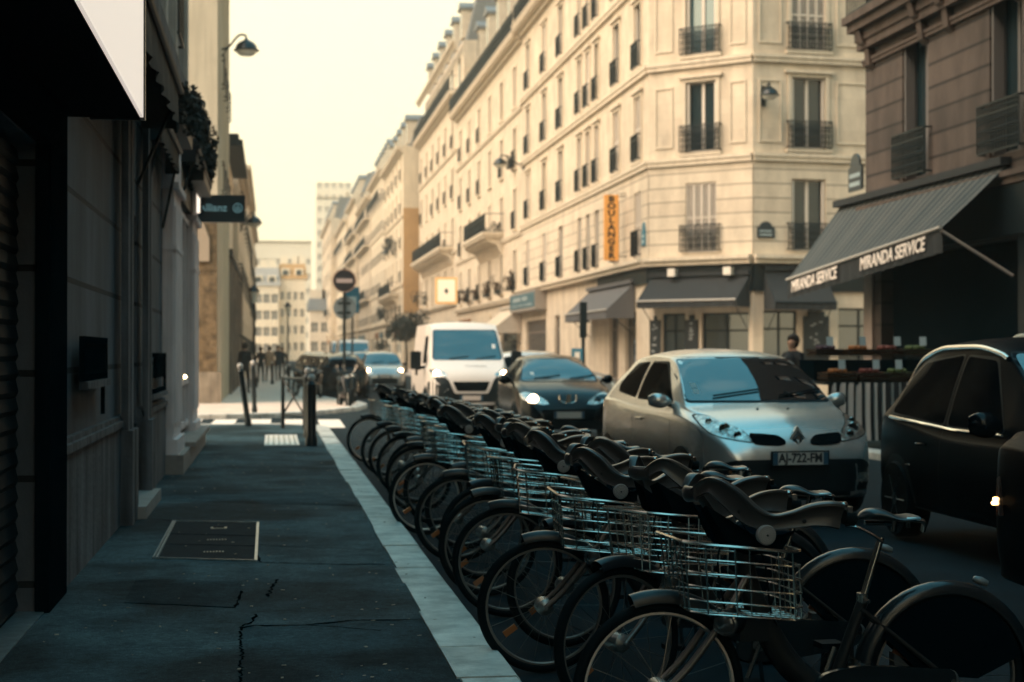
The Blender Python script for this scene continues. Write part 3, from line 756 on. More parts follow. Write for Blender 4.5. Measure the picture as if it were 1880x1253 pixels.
# ---------------------------------------------------- end of the street
def block(name, x0, x1, y, dep, H, cols, floors, fh, z1, label, wall, roof=None, win=(1.2, 1.7), rh=3, fr=None, cat='building', dorm=0):
    rt = empty(name, ((x0+x1)/2, y, 0), 0, label, cat); F = Face(rt, (x0, y, 0), 0); L = x1-x0
    W = [(L*(c+.5)/cols, z1+f*fh, win[0], win[1], 'w', None) for f in range(floors) for c in range(cols)]
    g = wall_mesh(L, 0, H, [q[:4] for q in W], .3, dep); F.put('wall', g, wall)
    me = MB(); me.quad((-win[0]/2, .25, 0), (win[0]/2, .25, 0), (win[0]/2, .25, win[1]), (-win[0]/2, .25, win[1])); me.cur = 1
    me.bx(-win[0]/2, win[0]/2, .18, .24, win[1]*.5-.05, win[1]*.5+.05); me.bx(-.05, .05, .18, .24, 0, win[1]); me = me.mesh('window', [fr or M('haze_toned_glass', (.20, .22, .22), .3), SHUT])  # pale panes: distance haze put into the glass colour
    for q in W[:100]: link('window', me, rt, F.loc(q[0], 0, q[1]), F.ang)
    if roof:
        g = MB(); g.add([(-.4, -.3, H), (L+.4, -.3, H), (L+.4, dep, H), (-.4, dep, H), (0, 2.4, H+rh), (L, 2.4, H+rh), (L, dep, H+rh), (0, dep, H+rh)], [(0, 1, 5, 4), (4, 5, 6, 7), (0, 4, 7, 3), (1, 2, 6, 5), (0, 3, 2, 1), (3, 7, 6, 2)]); F.put('roof', g, roof)
        for c in range(dorm):
            s = L*(c+.5)/dorm; g = MB(); g.bx(s-.8, s+.8, .3, 3, H+.3, H+2.0); g.cur = 1; g.bx(s-.5, s+.5, .27, .299, H+.5, H+1.7); F.put('dormer', g, [wall, GLASSW])
        g = MB()
        for s in (L*.2, L*.62, L*.85): g.bx(s-.7, s+.7, 3, 3.8, H+rh-.3, H+rh+1.6)
        F.put('chimney', g, wall)
    else: cornice(F, 0, L, H-.5, .4, .5, False)
    return rt, F
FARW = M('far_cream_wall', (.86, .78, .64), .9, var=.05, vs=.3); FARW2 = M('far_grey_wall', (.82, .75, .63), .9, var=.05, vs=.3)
TILE = M('clay_tile_roof', (.42, .25, .10), .85, var=.15, vs=2)
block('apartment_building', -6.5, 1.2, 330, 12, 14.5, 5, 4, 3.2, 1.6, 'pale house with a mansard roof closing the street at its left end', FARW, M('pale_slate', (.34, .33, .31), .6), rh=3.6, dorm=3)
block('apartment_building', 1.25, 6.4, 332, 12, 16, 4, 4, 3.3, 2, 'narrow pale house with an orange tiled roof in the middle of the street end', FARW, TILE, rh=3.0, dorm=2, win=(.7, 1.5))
block('office_building', -8, 9, 395, 15, 27.5, 12, 6, 3.4, 5, 'wide pale flat roofed block rising behind the houses at the street end', FARW2, win=(1.0, 1.3), fr=M('far_haze_glass', (.46, .45, .42), .4))  # panes lightened in colour to stand for haze, tower below too
block('apartment_tower', 11.2, 20.4, 440, 18, 42, 5, 14, 3.1, 4, 'pale high rise tower standing beyond the end of the street', FARW2, win=(1.0, 1.4), fr=M('far_haze_glass', (.46, .45, .42), .4))
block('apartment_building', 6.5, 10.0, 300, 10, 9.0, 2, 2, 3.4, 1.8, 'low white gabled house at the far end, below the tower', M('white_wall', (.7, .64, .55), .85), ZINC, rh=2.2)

# unseen block added behind the camera to hold back sky light
block('apartment_building', -9, 13, -62, 10, 25, 8, 6, 3.3, 2, 'unseen added block closing the street behind the viewer, dimming the near light', FARW)
# pale evening haze down the street
g = MB(); g.bx(-75, 75, -78, 470, -1, 62); hz_ = g.build('haze', None)
hm = bpy.data.materials.new('haze_air'); hm.use_nodes = True; t = hm.node_tree; t.nodes.clear()
vo = t.nodes.new('ShaderNodeVolumePrincipled'); vo.inputs['Color'].default_value = (.98, .93, .84, 1); vo.inputs['Density'].default_value = .0010; vo.inputs['Anisotropy'].default_value = .35
ou = t.nodes.new('ShaderNodeOutputMaterial'); t.links.new(vo.outputs[0], ou.inputs['Volume'])
hz_.data.materials.clear(); hz_.data.materials.append(hm); tag(hz_, kind='stuff')
# ============================================================ right: the building with the striped-lining shop awning
DST = MStone('brown_stone', (.092, .069, .058), (.066, .050, .043), 30, .45, .03, .25, 1.0, .6, zoff=.12)
DST2 = M('brown_stone_trim', (.085, .062, .051), .85, var=.3, vs=2, streak=.25)
mb = empty('stone_building', (12.5, 34.5, 0), 0, 'brown banded stone building with iron balconies above the dark grocery awning', 'building')
FM = Face(mb, (12.5, 34.5, 0), R(-90)); LM = 64.5
WM = []
for k in range(12):
    s = 34.5-31.7+4.15*k
    WM.append((s, 4.98, 1.35, 2.85, 'grey', 'wide'))
    for f in range(3): WM.append((s, 8.9+3.3*f, 1.3, 2.4, 'dark', None))
WM = WM[:16*3]
WMs = [q for q in WM if q[0] < LM-1]
facade(FM, LM, 0, 8.65, [q for q in WMs if q[1] < 8]+[(4.2, .12, 6.6, 3.4, 'hole', None), (15, .12, 9, 3.3, 'hole', None)], DST, rv=.34, back=12)
facade(FM, LM, 8.651, 21, [q for q in WMs if q[1] > 8], M('darkened_stone', (.018, .018, .018), .95, var=.3, vs=1.5, spec=.1), rv=.34, back=12)  # upper wall blackened in colour so windscreens mirror it as if shaded
course(FM, 0, LM, 4.42, .22, .16, DST2)
g = MB(); g.bx(-.05, LM, -.40, -.001, 8.32, 8.50); g.bx(-.1, LM, -.50, -.001, 8.50, 8.66); g.bx(0, LM, -.25, -.001, 8.12, 8.319); g.bx(0, LM, -.2, -.001, 7.95, 8.119)
FM.put('balcony_slab', g, DST2)
for k in range(12):
    s = .45+4.15*k
    for d_ in (0, 2.9): g = MB(); g.prism([(-.001, 7.5), (-.001, 8.10), (-.36, 8.31), (-.28, 8.05), (-.16, 7.95), (-.12, 7.6)], 0, s+d_-.12, s+d_+.12); FM.put('balcony_bracket', g, DST2)
long_rail(FM, 0, LM-20, 8.66, 1.0, .42)
course(FM, 0, LM, 7.62, .14, .07, DST2)
for s0, s1, pm in ((0, .5, M('pale_pilaster', (.30, .24, .21), .8, var=.1)), (7.51, 9.98, CAFE)): g = MB(); g.bx(s0, s1, -.05, -.001, .11, 3.549); FM.put('pilaster', g, pm)
g = MB(); g.bx(.91, 7.49, .26, .335, .13, 3.5); FM.put('dark_interior_sheet', g, FLATBLK)  # flat black sheet stands for the unlit inside of the shop
g = MB(); g.bx(.5, 30, -.12, -.001, 3.55, 4.4); FM.put('shop_fascia', g, CAFE)  # black cover added to keep the wall by the awning dark
g = MB(); g.bx(10.0, 10.45, -.08, -.001, .1, 3.549); g.bx(19.55, 30, -.08, -.001, .1, 3.549); g.bx(10.451, 19.549, .1, .2, .1, 3.549); FM.put('dark_front_cover', g, FLATBLK)  # black sheets over the wall, its shade put into their colour
g = MB(); g.bx(8.85, 30, -.04, -.001, 4.65, 4.9); FM.put('fascia_ledge', g, CAFE)
AWS = bpy.data.materials.new('striped_canvas'); AWS.use_nodes = True
t = AWS.node_tree; b = t.nodes['Principled BSDF']; b.inputs['Roughness'].default_value = .8
tc = t.nodes.new('ShaderNodeTexCoord'); s_ = t.nodes.new('ShaderNodeSeparateXYZ'); t.links.new(tc.outputs['Object'], s_.inputs[0])
m_ = t.nodes.new('ShaderNodeMath'); m_.operation = 'MULTIPLY'; m_.inputs[1].default_value = 2*math.pi/.34; t.links.new(s_.outputs[0], m_.inputs[0])
m3 = t.nodes.new('ShaderNodeMath'); m3.operation = 'SINE'; t.links.new(m_.outputs[0], m3.inputs[0])
cr_ = t.nodes.new('ShaderNodeMapRange'); cr_.inputs[1].default_value = .1; cr_.inputs[2].default_value = .4; t.links.new(m3.outputs[0], cr_.inputs[0])
mxx = t.nodes.new('ShaderNodeMix'); mxx.data_type = 'RGBA'; mxx.inputs[6].default_value = (.010, .022, .028, 1); mxx.inputs[7].default_value = (.078, .080, .076, 1)
t.links.new(cr_.outputs[0], mxx.inputs[0]); t.links.new(mxx.outputs[2], b.inputs['Base Color'])
bigaw, va = awning('awning', FM, -1.5, 7.15, 4.78, 3.15, 1.2, .42, [AWS, AW, PALEBAR, M('pale_arm', (.38, .32, .28), .5)],
    'long dark grocery awning with ribbed fabric and MIRANDA SERVICE written twice on its valance', .02, ns=60, ripple=.018, dz=.52, side=False, arms=False)
LETW = M('valance_letter', (.92, .82, .74), .8)
for x0, nm in ((-2.42, 3.0), (2.05, 3.3)):
    me = text_mesh('MIRANDA SERVICE', .34, .004, LETW, .006, 1.12, .18)
    q_ = nm/max(.1, max(v.co.x for v in me.vertices)-min(v.co.x for v in me.vertices))
    for v in me.vertices: v.co.x *= q_
    o = link('lettering', me, va, (x0, -1.30, 3.15+.52*((x0+4.3)/8.65)-.20)); o.rotation_euler = (R(90), -math.atan(.52/8.65), 0)
g = MB(); g.tube([(8.62-4.325, -1.25, 3.63), (8.75-4.325, -.02, 2.86)], .028, 8); g.build('folding_arm', M('pale_arm', (.38, .32, .28), .5), bigaw, 40)

# grocery stall: striped cloth, tiers of crates, tags
sr = empty('market_table', (9.35, 25.2, PZ), 0, 'market table dressed in a black and white striped cloth below the grocery awning', 'table')
g = MB(); rnd = random.Random(6); n = 130
pts = []
for i in range(n+1):
    t_ = i/n
    if t_ < .72: x, y = -.95+2.0*t_/.72, -.35-.2*t_
    else: x, y = 1.05, -.5+2.0*(t_-.72)/.28
    w_ = .035*math.sin(i*.95)+.02*math.sin(i*.37)
    pts.append((x+(w_ if t_ >= .72 else 0), y+(w_ if t_ < .72 else 0)))
for i in range(n):
    (x0, y0), (x1, y1) = pts[i], pts[i+1]; g.cur = 1 if (i//3) % 2 else 0
    g.add([(x0, y0, .98), (x1, y1, .98), (x1*1.01, y1*1.04, .5), (x1*1.02+.01, y1*1.08, .1), (x0*1.02+.01, y0*1.08, .1), (x0*1.01, y0*1.04, .5)], [(0, 1, 2, 5), (5, 2, 3, 4)])
g.build('striped_cloth', [M('stripe_black', (.012, .018, .022), .9), M('stripe_white', (.62, .58, .54), .9)], sr, 30)
g = MB(); g.bx(-1.0, 1.1, -.36, 1.5, .95, .99); g.build('table_top', CAFE, sr)
for x, y in ((-.8, -.2), (.9, -.3), (-.8, 1.3), (.9, 1.3)):
    g = MB(); g.bx(x-.03, x+.03, y-.03, y+.03, 0, .95); g.build('leg', CAFE, sr)
CR = M('crate_wood', (.035, .024, .016), .9, spec=.1); FR = [M('fruit_%s' % n_, c, .6, var=.3, vs=20) for n_, c in (('orange', (.28, .10, .02)), ('red', (.14, .03, .02)), ('green', (.06, .09, .02)), ('brown', (.12, .07, .03)), ('violet', (.05, .02, .04)))]
TAG = M('price_tag_card', (.42, .50, .52), .7)
crates = [(-.72, -.1, 1.0, 'left end in the lower row'), (-.22, -.12, 1.0, 'second from left in the lower row'), (.22, -.14, 1.0, 'second from right in the lower row'), (.72, -.16, 1.0, 'right end in the lower row'),
          (-.72, .45, 1.36, 'left end in the upper row'), (-.2, .42, 1.36, 'second from left in the upper row'), (.26, .4, 1.36, 'second from right in the upper row'), (.72, .38, 1.36, 'right end in the upper row')]
fn = ['oranges', 'red fruit', 'green fruit', 'brown fruit', 'dark fruit']
g = MB(); g.bx(-1.0, 1.1, .16, .9, 1.0, 1.33); g.build('display_step', FLATBLK, sr)
for i, (x, y, z, lb) in enumerate(crates):
    c = empty('fruit_crate', (9.35+x, 25.2+y, PZ+z), 0, 'crate of %s, %s of the striped table' % (fn[i % 5], lb), 'crate', 'fruit crates on the market table')
    g = MB(); g.bx(-.21, .21, -.24, .24, 0, .015)
    for q in (.05, .11): g.bx(-.22, .22, -.255, -.241, q-.02, q+.025); g.bx(-.22, .22, .241, .255, q-.02, q+.025); g.bx(-.235, -.221, -.255, .255, q-.02, q+.025); g.bx(.221, .235, -.255, .255, q-.02, q+.025)
    g.build('crate_box', CR, c)
    g = MB(); rr = .042
    for a in range(5):
        for b_ in range(5):
            for l in range(2 if 0 < a < 4 and 0 < b_ < 4 else 1):
                cx_, cy_ = -.17+a*.085+rnd.uniform(-.01, .01), -.19+b_*.095+rnd.uniform(-.01, .01); g.lathe([(0, -rr), (rr*.7, -rr*.7), (rr, 0), (rr*.7, rr*.7), (0, rr)], (cx_, cy_, .10+l*.06), 2, 8)
    g.build('fruit', FR[i % 5], c, 60)
    if i != 3:
        g = MB(); g.box((rnd.uniform(-.08, .08), -.28, .26), (.105, .006, .14), rnd.uniform(-.2, .2), R(-8)); tg = g.build('price_tag', TAG, c)
        g = MB(); g.tube([(0, -.275, .08), (0, -.275, .2)], .004, 4); g.build('tag_stick', CR, c)

# ============================================================ near left building
NST = MStone('grey_stone', (.130, .136, .156), (.110, .116, .134), 30, .585, .020, .10, 1.0, .6, zoff=.32)
NST2 = M('grey_stone_plain', (.135, .134, .148), .85, var=.4, vs=1.8, streak=.65, bump=.5, bs=22)
PINK = M('painted_pilaster', (.85, .70, .69), .75, var=.10, vs=2, streak=.2)
nb_ = empty('stone_building', (-1.3, 9, 0), 0, 'dark stone building lining the near left pavement, with a roller shutter and tall plinth', 'building')
FN = Face(nb_, (-1.3, -30, 0), R(90))        # s = Y + 30
def S(y): return y+30
facade(FN, S(27), 0, 5.2, [(S(7.2), .11, 4.9, 2.6, 'hole', None), (S(1), .11, 4, 2.6, 'hole', None), (S(15.9), .11, 1.5, 2.75, 'hole', None)], NST, rv=.16, back=8)
g = MB(); wu = []
for k in range(8):
    for f in range(4): wu.append((S(-8)+4.6*k, 5.9+3.3*f, 1.2, 2.2, 'open', 'slim'))
FNU = Face(nb_, (-1.44, -30, 0), R(90))
facade(FNU, S(27), 5.2, 20, [q for q in wu if q[0] < S(26)], NST2, rv=.25, back=8)
g = MB(); g.bx(0, S(27)+.05, -.14, -.001, 4.98, 5.22); g.bx(0, S(27)+.03, -.08, -.001, 4.80, 4.979); FN.put('string_course', g, NST2)
cornice(FNU, 0, S(27), 19.5, .6, .6)
# pilasters above (x 290..330), the light on them put into a paler colour
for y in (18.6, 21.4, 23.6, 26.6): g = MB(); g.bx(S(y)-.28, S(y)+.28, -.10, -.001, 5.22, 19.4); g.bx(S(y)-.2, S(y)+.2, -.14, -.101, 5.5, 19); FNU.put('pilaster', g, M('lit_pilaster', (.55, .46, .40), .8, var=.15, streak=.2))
# plinth with moulded top, recess, steps
g = MB()
for a, b_ in ((9.95, 15.1), (16.7, 20.4)):
    g.bx(S(a), S(b_), -.05, -.001, .0, .93); g.bx(S(a), S(b_), -.075, -.001, .931, .985); g.bx(S(a), S(b_), -.045, -.001, .986, 1.02)
FN.put('plinth', g, NST2)
for y in (14.5, 14.86, 16.8, 17.12): g = MB(); g.bx(S(y)-.1, S(y)+.1, -.11, -.0505, .901, 4.79); g.bx(S(y)-.13, S(y)+.13, -.15, -.0505, .0, .9); FN.put('pilaster', g, NST2)
g = MB(); g.bx(S(10.15), S(10.5), -.07, -.001, 1.03, 4.79); FN.put('pilaster', g, NST2)
g = MB(); g.bx(S(15.16), S(16.64), .06, .12, .2, 2.85); g.bx(S(15.85), S(15.95), .03, .059, .2, 2.85); FN.put('door', g, M('old_door', (.03, .035, .038), .5))
g = MB(); g.bx(S(14.9), S(16.9), -.22, .1, .11, .22); FN.put('door_step', g, M('worn_step', (.30, .26, .24), .7, var=.2))
# roller shutter with slats
g = MB()
for y0, y1 in ((4.8, 9.6), (-1, 3)):
    n = 26
    for k in range(n):
        z = .13+k*.098; g.add([(S(y0), .10, z), (S(y1), .10, z), (S(y1), .085, z+.03), (S(y0), .085, z+.03), (S(y1), .10, z+.095), (S(y0), .10, z+.095)], [(0, 1, 2, 3), (3, 2, 4, 5)])
shut = FN.put('roller_shutter', g, M('shutter_steel', (.004, .011, .015), .6, .0, var=.2, spec=.15))
g = MB(); g.bx(S(9.62), S(10.42), -.08, -.001, .11, 2.72); g.bx(S(3.2), S(10.42), -.08, -.001, 2.721, 2.975); FN.put('dark_shutter_cover', g, FLATBLK)  # black panels added over the wall to darken it under the canopy
g = MB(); g.bx(S(4.75), S(9.65), -.05, .1, .085, .113+.004); FN.put('steel_threshold', g, M('worn_steel_edge', (.30, .34, .35), .35, .7))
# canopy with the pale fascia
can = MB(); can.bx(S(3.5), S(10.5), -.50, -.075, 2.98, 3.66)
FN.put('canopy', can, FLATBLK)
g = MB(); g.bx(S(3.5), S(10.5), -.52, -.501, 2.985, 3.74); fa = FN.put('canopy_fascia', g, M('white_fascia_glow', (.88, .84, .8), .4, emit=(.9, .78, .68, .45)))  # white face given a glow of its own, no lamp in it
g = MB(); g.bx(S(10.51), S(10.55), -.53, -.2, 2.97, 3.9); FN.put('canopy_end', g, DARK)
# dark sloping awning past the canopy
awning('awning', FN, S(11.2), S(16.5), 5.2, 4.05, .36, .35, [AW, AW, BLACKM, BLACKM], 'black folding awning high on the left wall just past the white fascia canopy', .02)
awning('awning', FN, S(17.0), S(20.2), 4.55, 3.9, .16, .25, [AW, AW, BLACKM, BLACKM], 'narrow black awning on the left wall between the taller awning and the pink pilaster', .02)
# wall mounted boxes
def wall_box(y0, y1, z0, z1, label, op):
    r_ = empty('notice_frame', (-1.3, (y0+y1)/2, z0), R(90), label, 'wall box'); L = (y1-y0)/2; h = z1-z0
    g = MB()
    for a, b_, c, d in ((-L, -L+.05, 0, h), (L-.05, L, 0, h), (-L+.05, L-.05, h-.05, h), (-L+.05, L-.05, 0, .05)): g.bx(a, b_, -.085, -.052, c, d)
    g.build('frame', FLATBLK, r_); g = MB(); g.bx((-L+.05) if not op else -L*.4, L-.05, -.075, -.053, .05 if not op else .16, h-.05); g.build('door', FLATBLK, r_)
    if not op: k_ = MB(); k_.bx(L-.2, L-.1, -.075, -.052, -.26, -.052); k_.build('cable_duct', FLATBLK, r_)
    g = MB(); g.bx(-L, L, -.11, -.052, -.05, -.001); g.build('ledge', NST2, r_)
wall_box(11.3, 12.9, 1.36, 1.66, 'dark metal cabinet on the left wall nearest the roller shutter', False)
wall_box(17.5, 19.9, 1.12, 1.55, 'small open black metal frame on the left wall just before the pink pilaster', True)
# pink shopfront: fluted pilasters, glazing, base
def pilaster(y0, y1, X0, nm='shopfront_pilaster'):
    g = MB(); x = -(X0+1.3); g.bx(S(y0), S(y1), x, -.001, .52, 3.5)
    n = 7; w_ = (y1-y0)/n
    for k in range(n): g.bx(S(y0)+w_*(k+.18), S(y0)+w_*(k+.82), x-.022, x-.0005, .7, 3.3)
    for k in range(3): g.bx(S(y0)-.014, S(y0)-.0005, x+.012+k*.043, x+.038+k*.043, .7, 3.3)
    g.bx(S(y0)-.04, S(y1)+.04, x-.05, -.001, .11, .519); g.bx(S(y0)-.05, S(y1)+.05, x-.06, -.001, 3.501, 3.58); g.bx(S(y0)-.02, S(y1)+.02, x-.03, -.001, 2.78, 2.84)
    g.bx(S(y0), S(y1), x, -.001, 3.581, 4.5)
    FN.put(nm, g, PINK)
pilaster(20.45, 22.0, -1.16); pilaster(25.3, 26.9, -1.16)
g = MB(); g.bx(S(20.3), S(27.1), -.26, -.001, .0, .34); g.bx(S(22.1), S(27.15), -.32, -.001, .341, .40); FN.put('shop_base', g, M('shop_base_stone', (.27, .22, .20), .75, var=.25, vs=4))
g = MB(); g.bx(S(22.05), S(25.25), -.05, -.001, .5, 3.5); sw = FN.put('shop_window', g, M('shop_glass_blue', (.03, .06, .075), .06, spec=1, ior=1.6))
g = MB()
for y in (22.1, 23.1, 24.2, 25.2): g.bx(S(y)-.04, S(y)+.04, -.09, -.0505, .5, 3.5)
for z in (.5, 1.1, 3.4): g.bx(S(22.05), S(25.25), -.085, -.0506, z, z+.08)
FN.put('window_frame', g, PINK)
for i, (y, z) in enumerate(((22.35, 1.38), (23.6, 1.22))):
    r_ = empty('wall_lamp', (-1.23, y, z), 0, 'tiny glowing lamp beside the pink shop window, %s' % ('the brighter and higher one' if i == 0 else 'the fainter and lower one'), 'lamp')
    g = MB(); g.lathe([(0, -.028), (.02, -.02), (.028, 0), (.02, .02), (0, .028)], (.04, 0, 0), 2, 12); g.build('bulb', M('warm_bulb', (.9, .7, .4), .4, emit=(1, .72, .36, 9-5*i)), r_, 60)
    g = MB(); g.lathe([(.02, .0), (.025, .05)], (.0, 0, 0), 0, 10); g.build('lamp_base', DARK, r_)
# dark shop fascia and awning of the insurance shop, white panel, sign
g = MB(); g.bx(S(22), S(27.05), -.11, -.001, 3.6, 4.6); FN.put('shop_fascia', g, CAFE)
awning('awning', FN, S(22.4), S(27.0), 4.72, 4.22, .26, .18, [AW, AW, BLACKM, BLACKM], 'small black awning right beside the blue hanging sign on the left', .01)
r_ = empty('white_panel', (-1.145, 26.6, 3.72), 0, 'bright vertical white panel on the wall beside the blue hanging sign', 'sign'); g = MB(); g.bx(-.03, .03, -.04, .04, 0, .46); g.build('panel', M('glowing_white', (.9, .8, .7), .5, emit=(1, .86, .7, .9)), r_)  # white panel made bright by its own glow
g = MB(); g.bx(-.10, -.03, -.02, .02, .2, .3); g.build('bracket', DARK, r_)
sgn = empty('hanging_sign', (-.80, 27.2, 3.62), 0, 'dark blue hanging sign reading Allianz with a round eagle style emblem, on the left', 'sign')
g = MB(); g.bx(-.39, .37, -.07, .07, 0, .43); g.build('sign_box', M('sign_navy', (.008, .030, .042), .4), sgn, None)
g = MB()
for z in (.1, .33): g.tube([(-.52, 0, z), (-.39, 0, z)], .02, 6)
g.build('bracket', DARK, sgn)
SL = M('sign_letter', (.22, .40, .42), .5, emit=(.3, .55, .6, .12))
_m = text_mesh('Allianz', .165, .003, SL, .003, 1); _q = .45/(max(v.co.x for v in _m.vertices)-min(v.co.x for v in _m.vertices))
for v in _m.vertices: v.co.x *= _q
place_text('lettering', _m, sgn, (-.135, -.073, .225))
g = MB(); g.ring((.255, -.073, .225), .072, .007, 1, 24, 4)
for x, h in ((-.032, .075), (0, .105), (.032, .075)): g.bx(.255+x-.009, .255+x+.009, -.08, -.071, .225-.055, .225-.055+h)
g.build('emblem', SL, sgn)

# leaf cloud for shrubs and flower boxes
def leaves(g, c, rad, n, size, rnd, clumps=8):
    cs = [(Vector(c)+Vector([rnd.gauss(0, .45)*rad[k] for k in range(3)]), rnd.uniform(.3, .62)) for _ in range(clumps)]
    for i in range(n):
        q, s = rnd.choice(cs); d = Vector([rnd.gauss(0, 1) for _ in range(3)]).normalized()*rnd.random()**.4
        p = q+Vector([d[k]*rad[k]*s for k in range(3)]); e = rnd.uniform(.6, 1.3)*size
        u = Vector([rnd.gauss(0, 1) for _ in range(3)]).normalized(); v = u.cross(Vector([rnd.gauss(0, 1) for _ in range(3)])).normalized()
        g.add([p-u*e*.5, p+v*e*.3, p+u*e*.6, p-v*e*.3], [(0, 1, 2, 3)])
def flower_box(x, y, z, L, label, rad, n=900, grp='planted flower boxes above the left shops', seed=1, size=.06, rz=R(90), mat=None):
    r_ = empty('flower_box', (x, y, z), rz, label, 'flower box', grp); rnd = random.Random(seed)
    g = MB(); g.bx(-L/2, L/2, -.09, .09, .06, .2); g.bx(-L/2-.02, L/2+.02, -.11, .11, .2, .23); g.build('trough', CAFE, r_)
    g = MB(); leaves(g, (0, 0, .2+rad[2]*.5), rad, n, size, rnd, 14); g.build('foliage', mat or M('dry_geranium', (.030, .028, .022), .8, var=.5, vs=7), r_)
flower_box(-1.08, 20.2, 4.02, 2.4, 'higher and nearer of two bushy flower boxes hanging over the left pavement', (1.4, .30, .34), 2600, seed=3, size=.075)
flower_box(-1.02, 24.8, 3.85, 2.6, 'lower and farther of two bushy flower boxes, drooping above the blue hanging sign', (1.5, .26, .55), 3400, seed=5, size=.075)

# ============================================================ far left
RUBBLE = M('rubble_stone', (.17, .115, .065), .9, var=.65, vs=5.5, bump=1.0, bs=9)
gb = empty('church_building', (-1.56, 49, 0), 0, 'tall building with rubble stone foot and pale gable beyond the left zebra crossing', 'building')
FG = Face(gb, (-7.5, 48.97, 0), 0); LG = 7.5-1.56
facade(FG, LG, 0, 14.8, [(LG-.95, 2.55, .48, 3.3, 'dark', None), (LG-3.2, 2.55, .8, 3.3, 'dark', None)] + [(LG-1.25, 7.4+2.75*k, .4, 1.25, 'shut', None) for k in range(2)], PLAST2, rv=.2, back=0)
g = wall_mesh(LG, 0, 5.7, [(LG-.95, 2.55, .5, 3.12)], .12, 0)
for i, v in enumerate(g.v): g.v[i] = (v[0], v[1]-.10, v[2])
FG.put('rubble_foot', g, RUBBLE)
g = MB(); g.prism([(LG-.62, 4.15), (LG-.22, 4.15), (LG-.22, 4.8), (LG-.42, 5.35), (LG-.62, 4.8)], 1, -.2, -.101); FG.put('arched_niche', g, M('niche_stone', (.42, .33, .25), .8))
g = MB(); g.bx(LG-1.3, LG-.55, -.26, -.101, 2.4, 2.54); FG.put('window_sill', g, LIMEP)
g = MB(); g.bx(LG-7, LG+.12, -.2, -.101, 0, 1.0); FG.put('plinth', g, M('pale_plinth', (.36, .29, .22), .85, var=.35, vs=3, streak=.4))
FG2 = Face(gb, (-1.56, 49, 0), R(90)); ws = [(1.2+2.4*c, 6.2+3.1*f, .9, 1.9, 'open', 'slim') for c in range(4) for f in range(2)]
facade(FG2, 9.4, 0, 14.8, ws, PLAST, rv=.2, back=5.9)
for s in (.25, 2.4, 4.8, 7.2, 9.15): g = MB(); g.bx(s-.12, s+.12, -.10, -.001, 0, 14.2); FG2.put('pilaster', g, PLAST)
cornice(FG2, 0, 9.4, 14.3, .35, .6)
g = MB(); g.bx(.3, 1.1, -.06, -.001, .8, 3.1); FG2.put('notice_panel', g, M('ochre_panel', (.45, .35, .2), .7))
wl = empty('boundary_wall', (-1.5, 58.5, 0), 0, 'high dark topped stone wall running along the far left pavement', 'wall')
Fw = Face(wl, (-1.5, 58.5, 0), R(90)); g = MB(); g.bx(0, 22, 0, .5, 0, 4.9); Fw.put('wall_body', g, M('weathered_wall', (.24, .19, .15), .9, var=.3, vs=1.5, streak=.3)); g = MB(); g.bx(-.1, 22.1, -.15, .65, 4.9, 5.1); Fw.put('coping', g, CAFE)
for k in range(6): g = MB(); g.bx(1+k*4, 1.5+k*4, -.12, -.001, 0, 4.8); Fw.put('buttress', g, M('weathered_wall', (.24, .19, .15), .9))
lh = empty('house', (-1.1, 61, 0), 0, 'cream gabled house with a deep dark eave overhanging the left pavement', 'building')
Fl = Face(lh, (-6, 60.9, 0), 0); g = MB(); g.bx(0, 4.35, 0, 11, 0, 8.9); Fl.put('wall', g, PLAST2)
g = MB(); g.bx(-.4, 4.95, -.3, 11.3, 8.9, 9.12); g.bx(0, 4.8, .3, 11, 9.121, 9.4); g.bx(3.0, 3.25, 1, 1.3, 9.3, 10.2); Fl.put('roof', g, CAFE)
for i, (y0, y1, H, x, lb) in enumerate(((72.5, 90, 9.6, -1.45, 'low cream house past the dark eave on the far left side'), (90, 118, 11.5, -1.5, 'cream apartment house with flower pots, midway down the far left side'), (118, 165, 12.5, -1.7, 'long cream apartment house far down the left side'), (165, 260, 15, -2.6, 'farthest cream apartment row on the left before the street end'))):
    rt = empty('apartment_building', (x, y0, 0), 0, lb, 'building'); F = Face(rt, (x, y0, 0), R(90)); L = y1-y0; n = int(L/3.4)
    W = [(L*(c+.5)/n, 1.4+3.1*f, 1.0, 1.8, 'open', 'slim') for c in range(n) for f in range(3)]
    facade(F, L, 0, H, W, PLAST2 if i % 2 else PLAST, rv=.2, back=6); cornice(F, 0, L, H-.5, .35, .45, False)

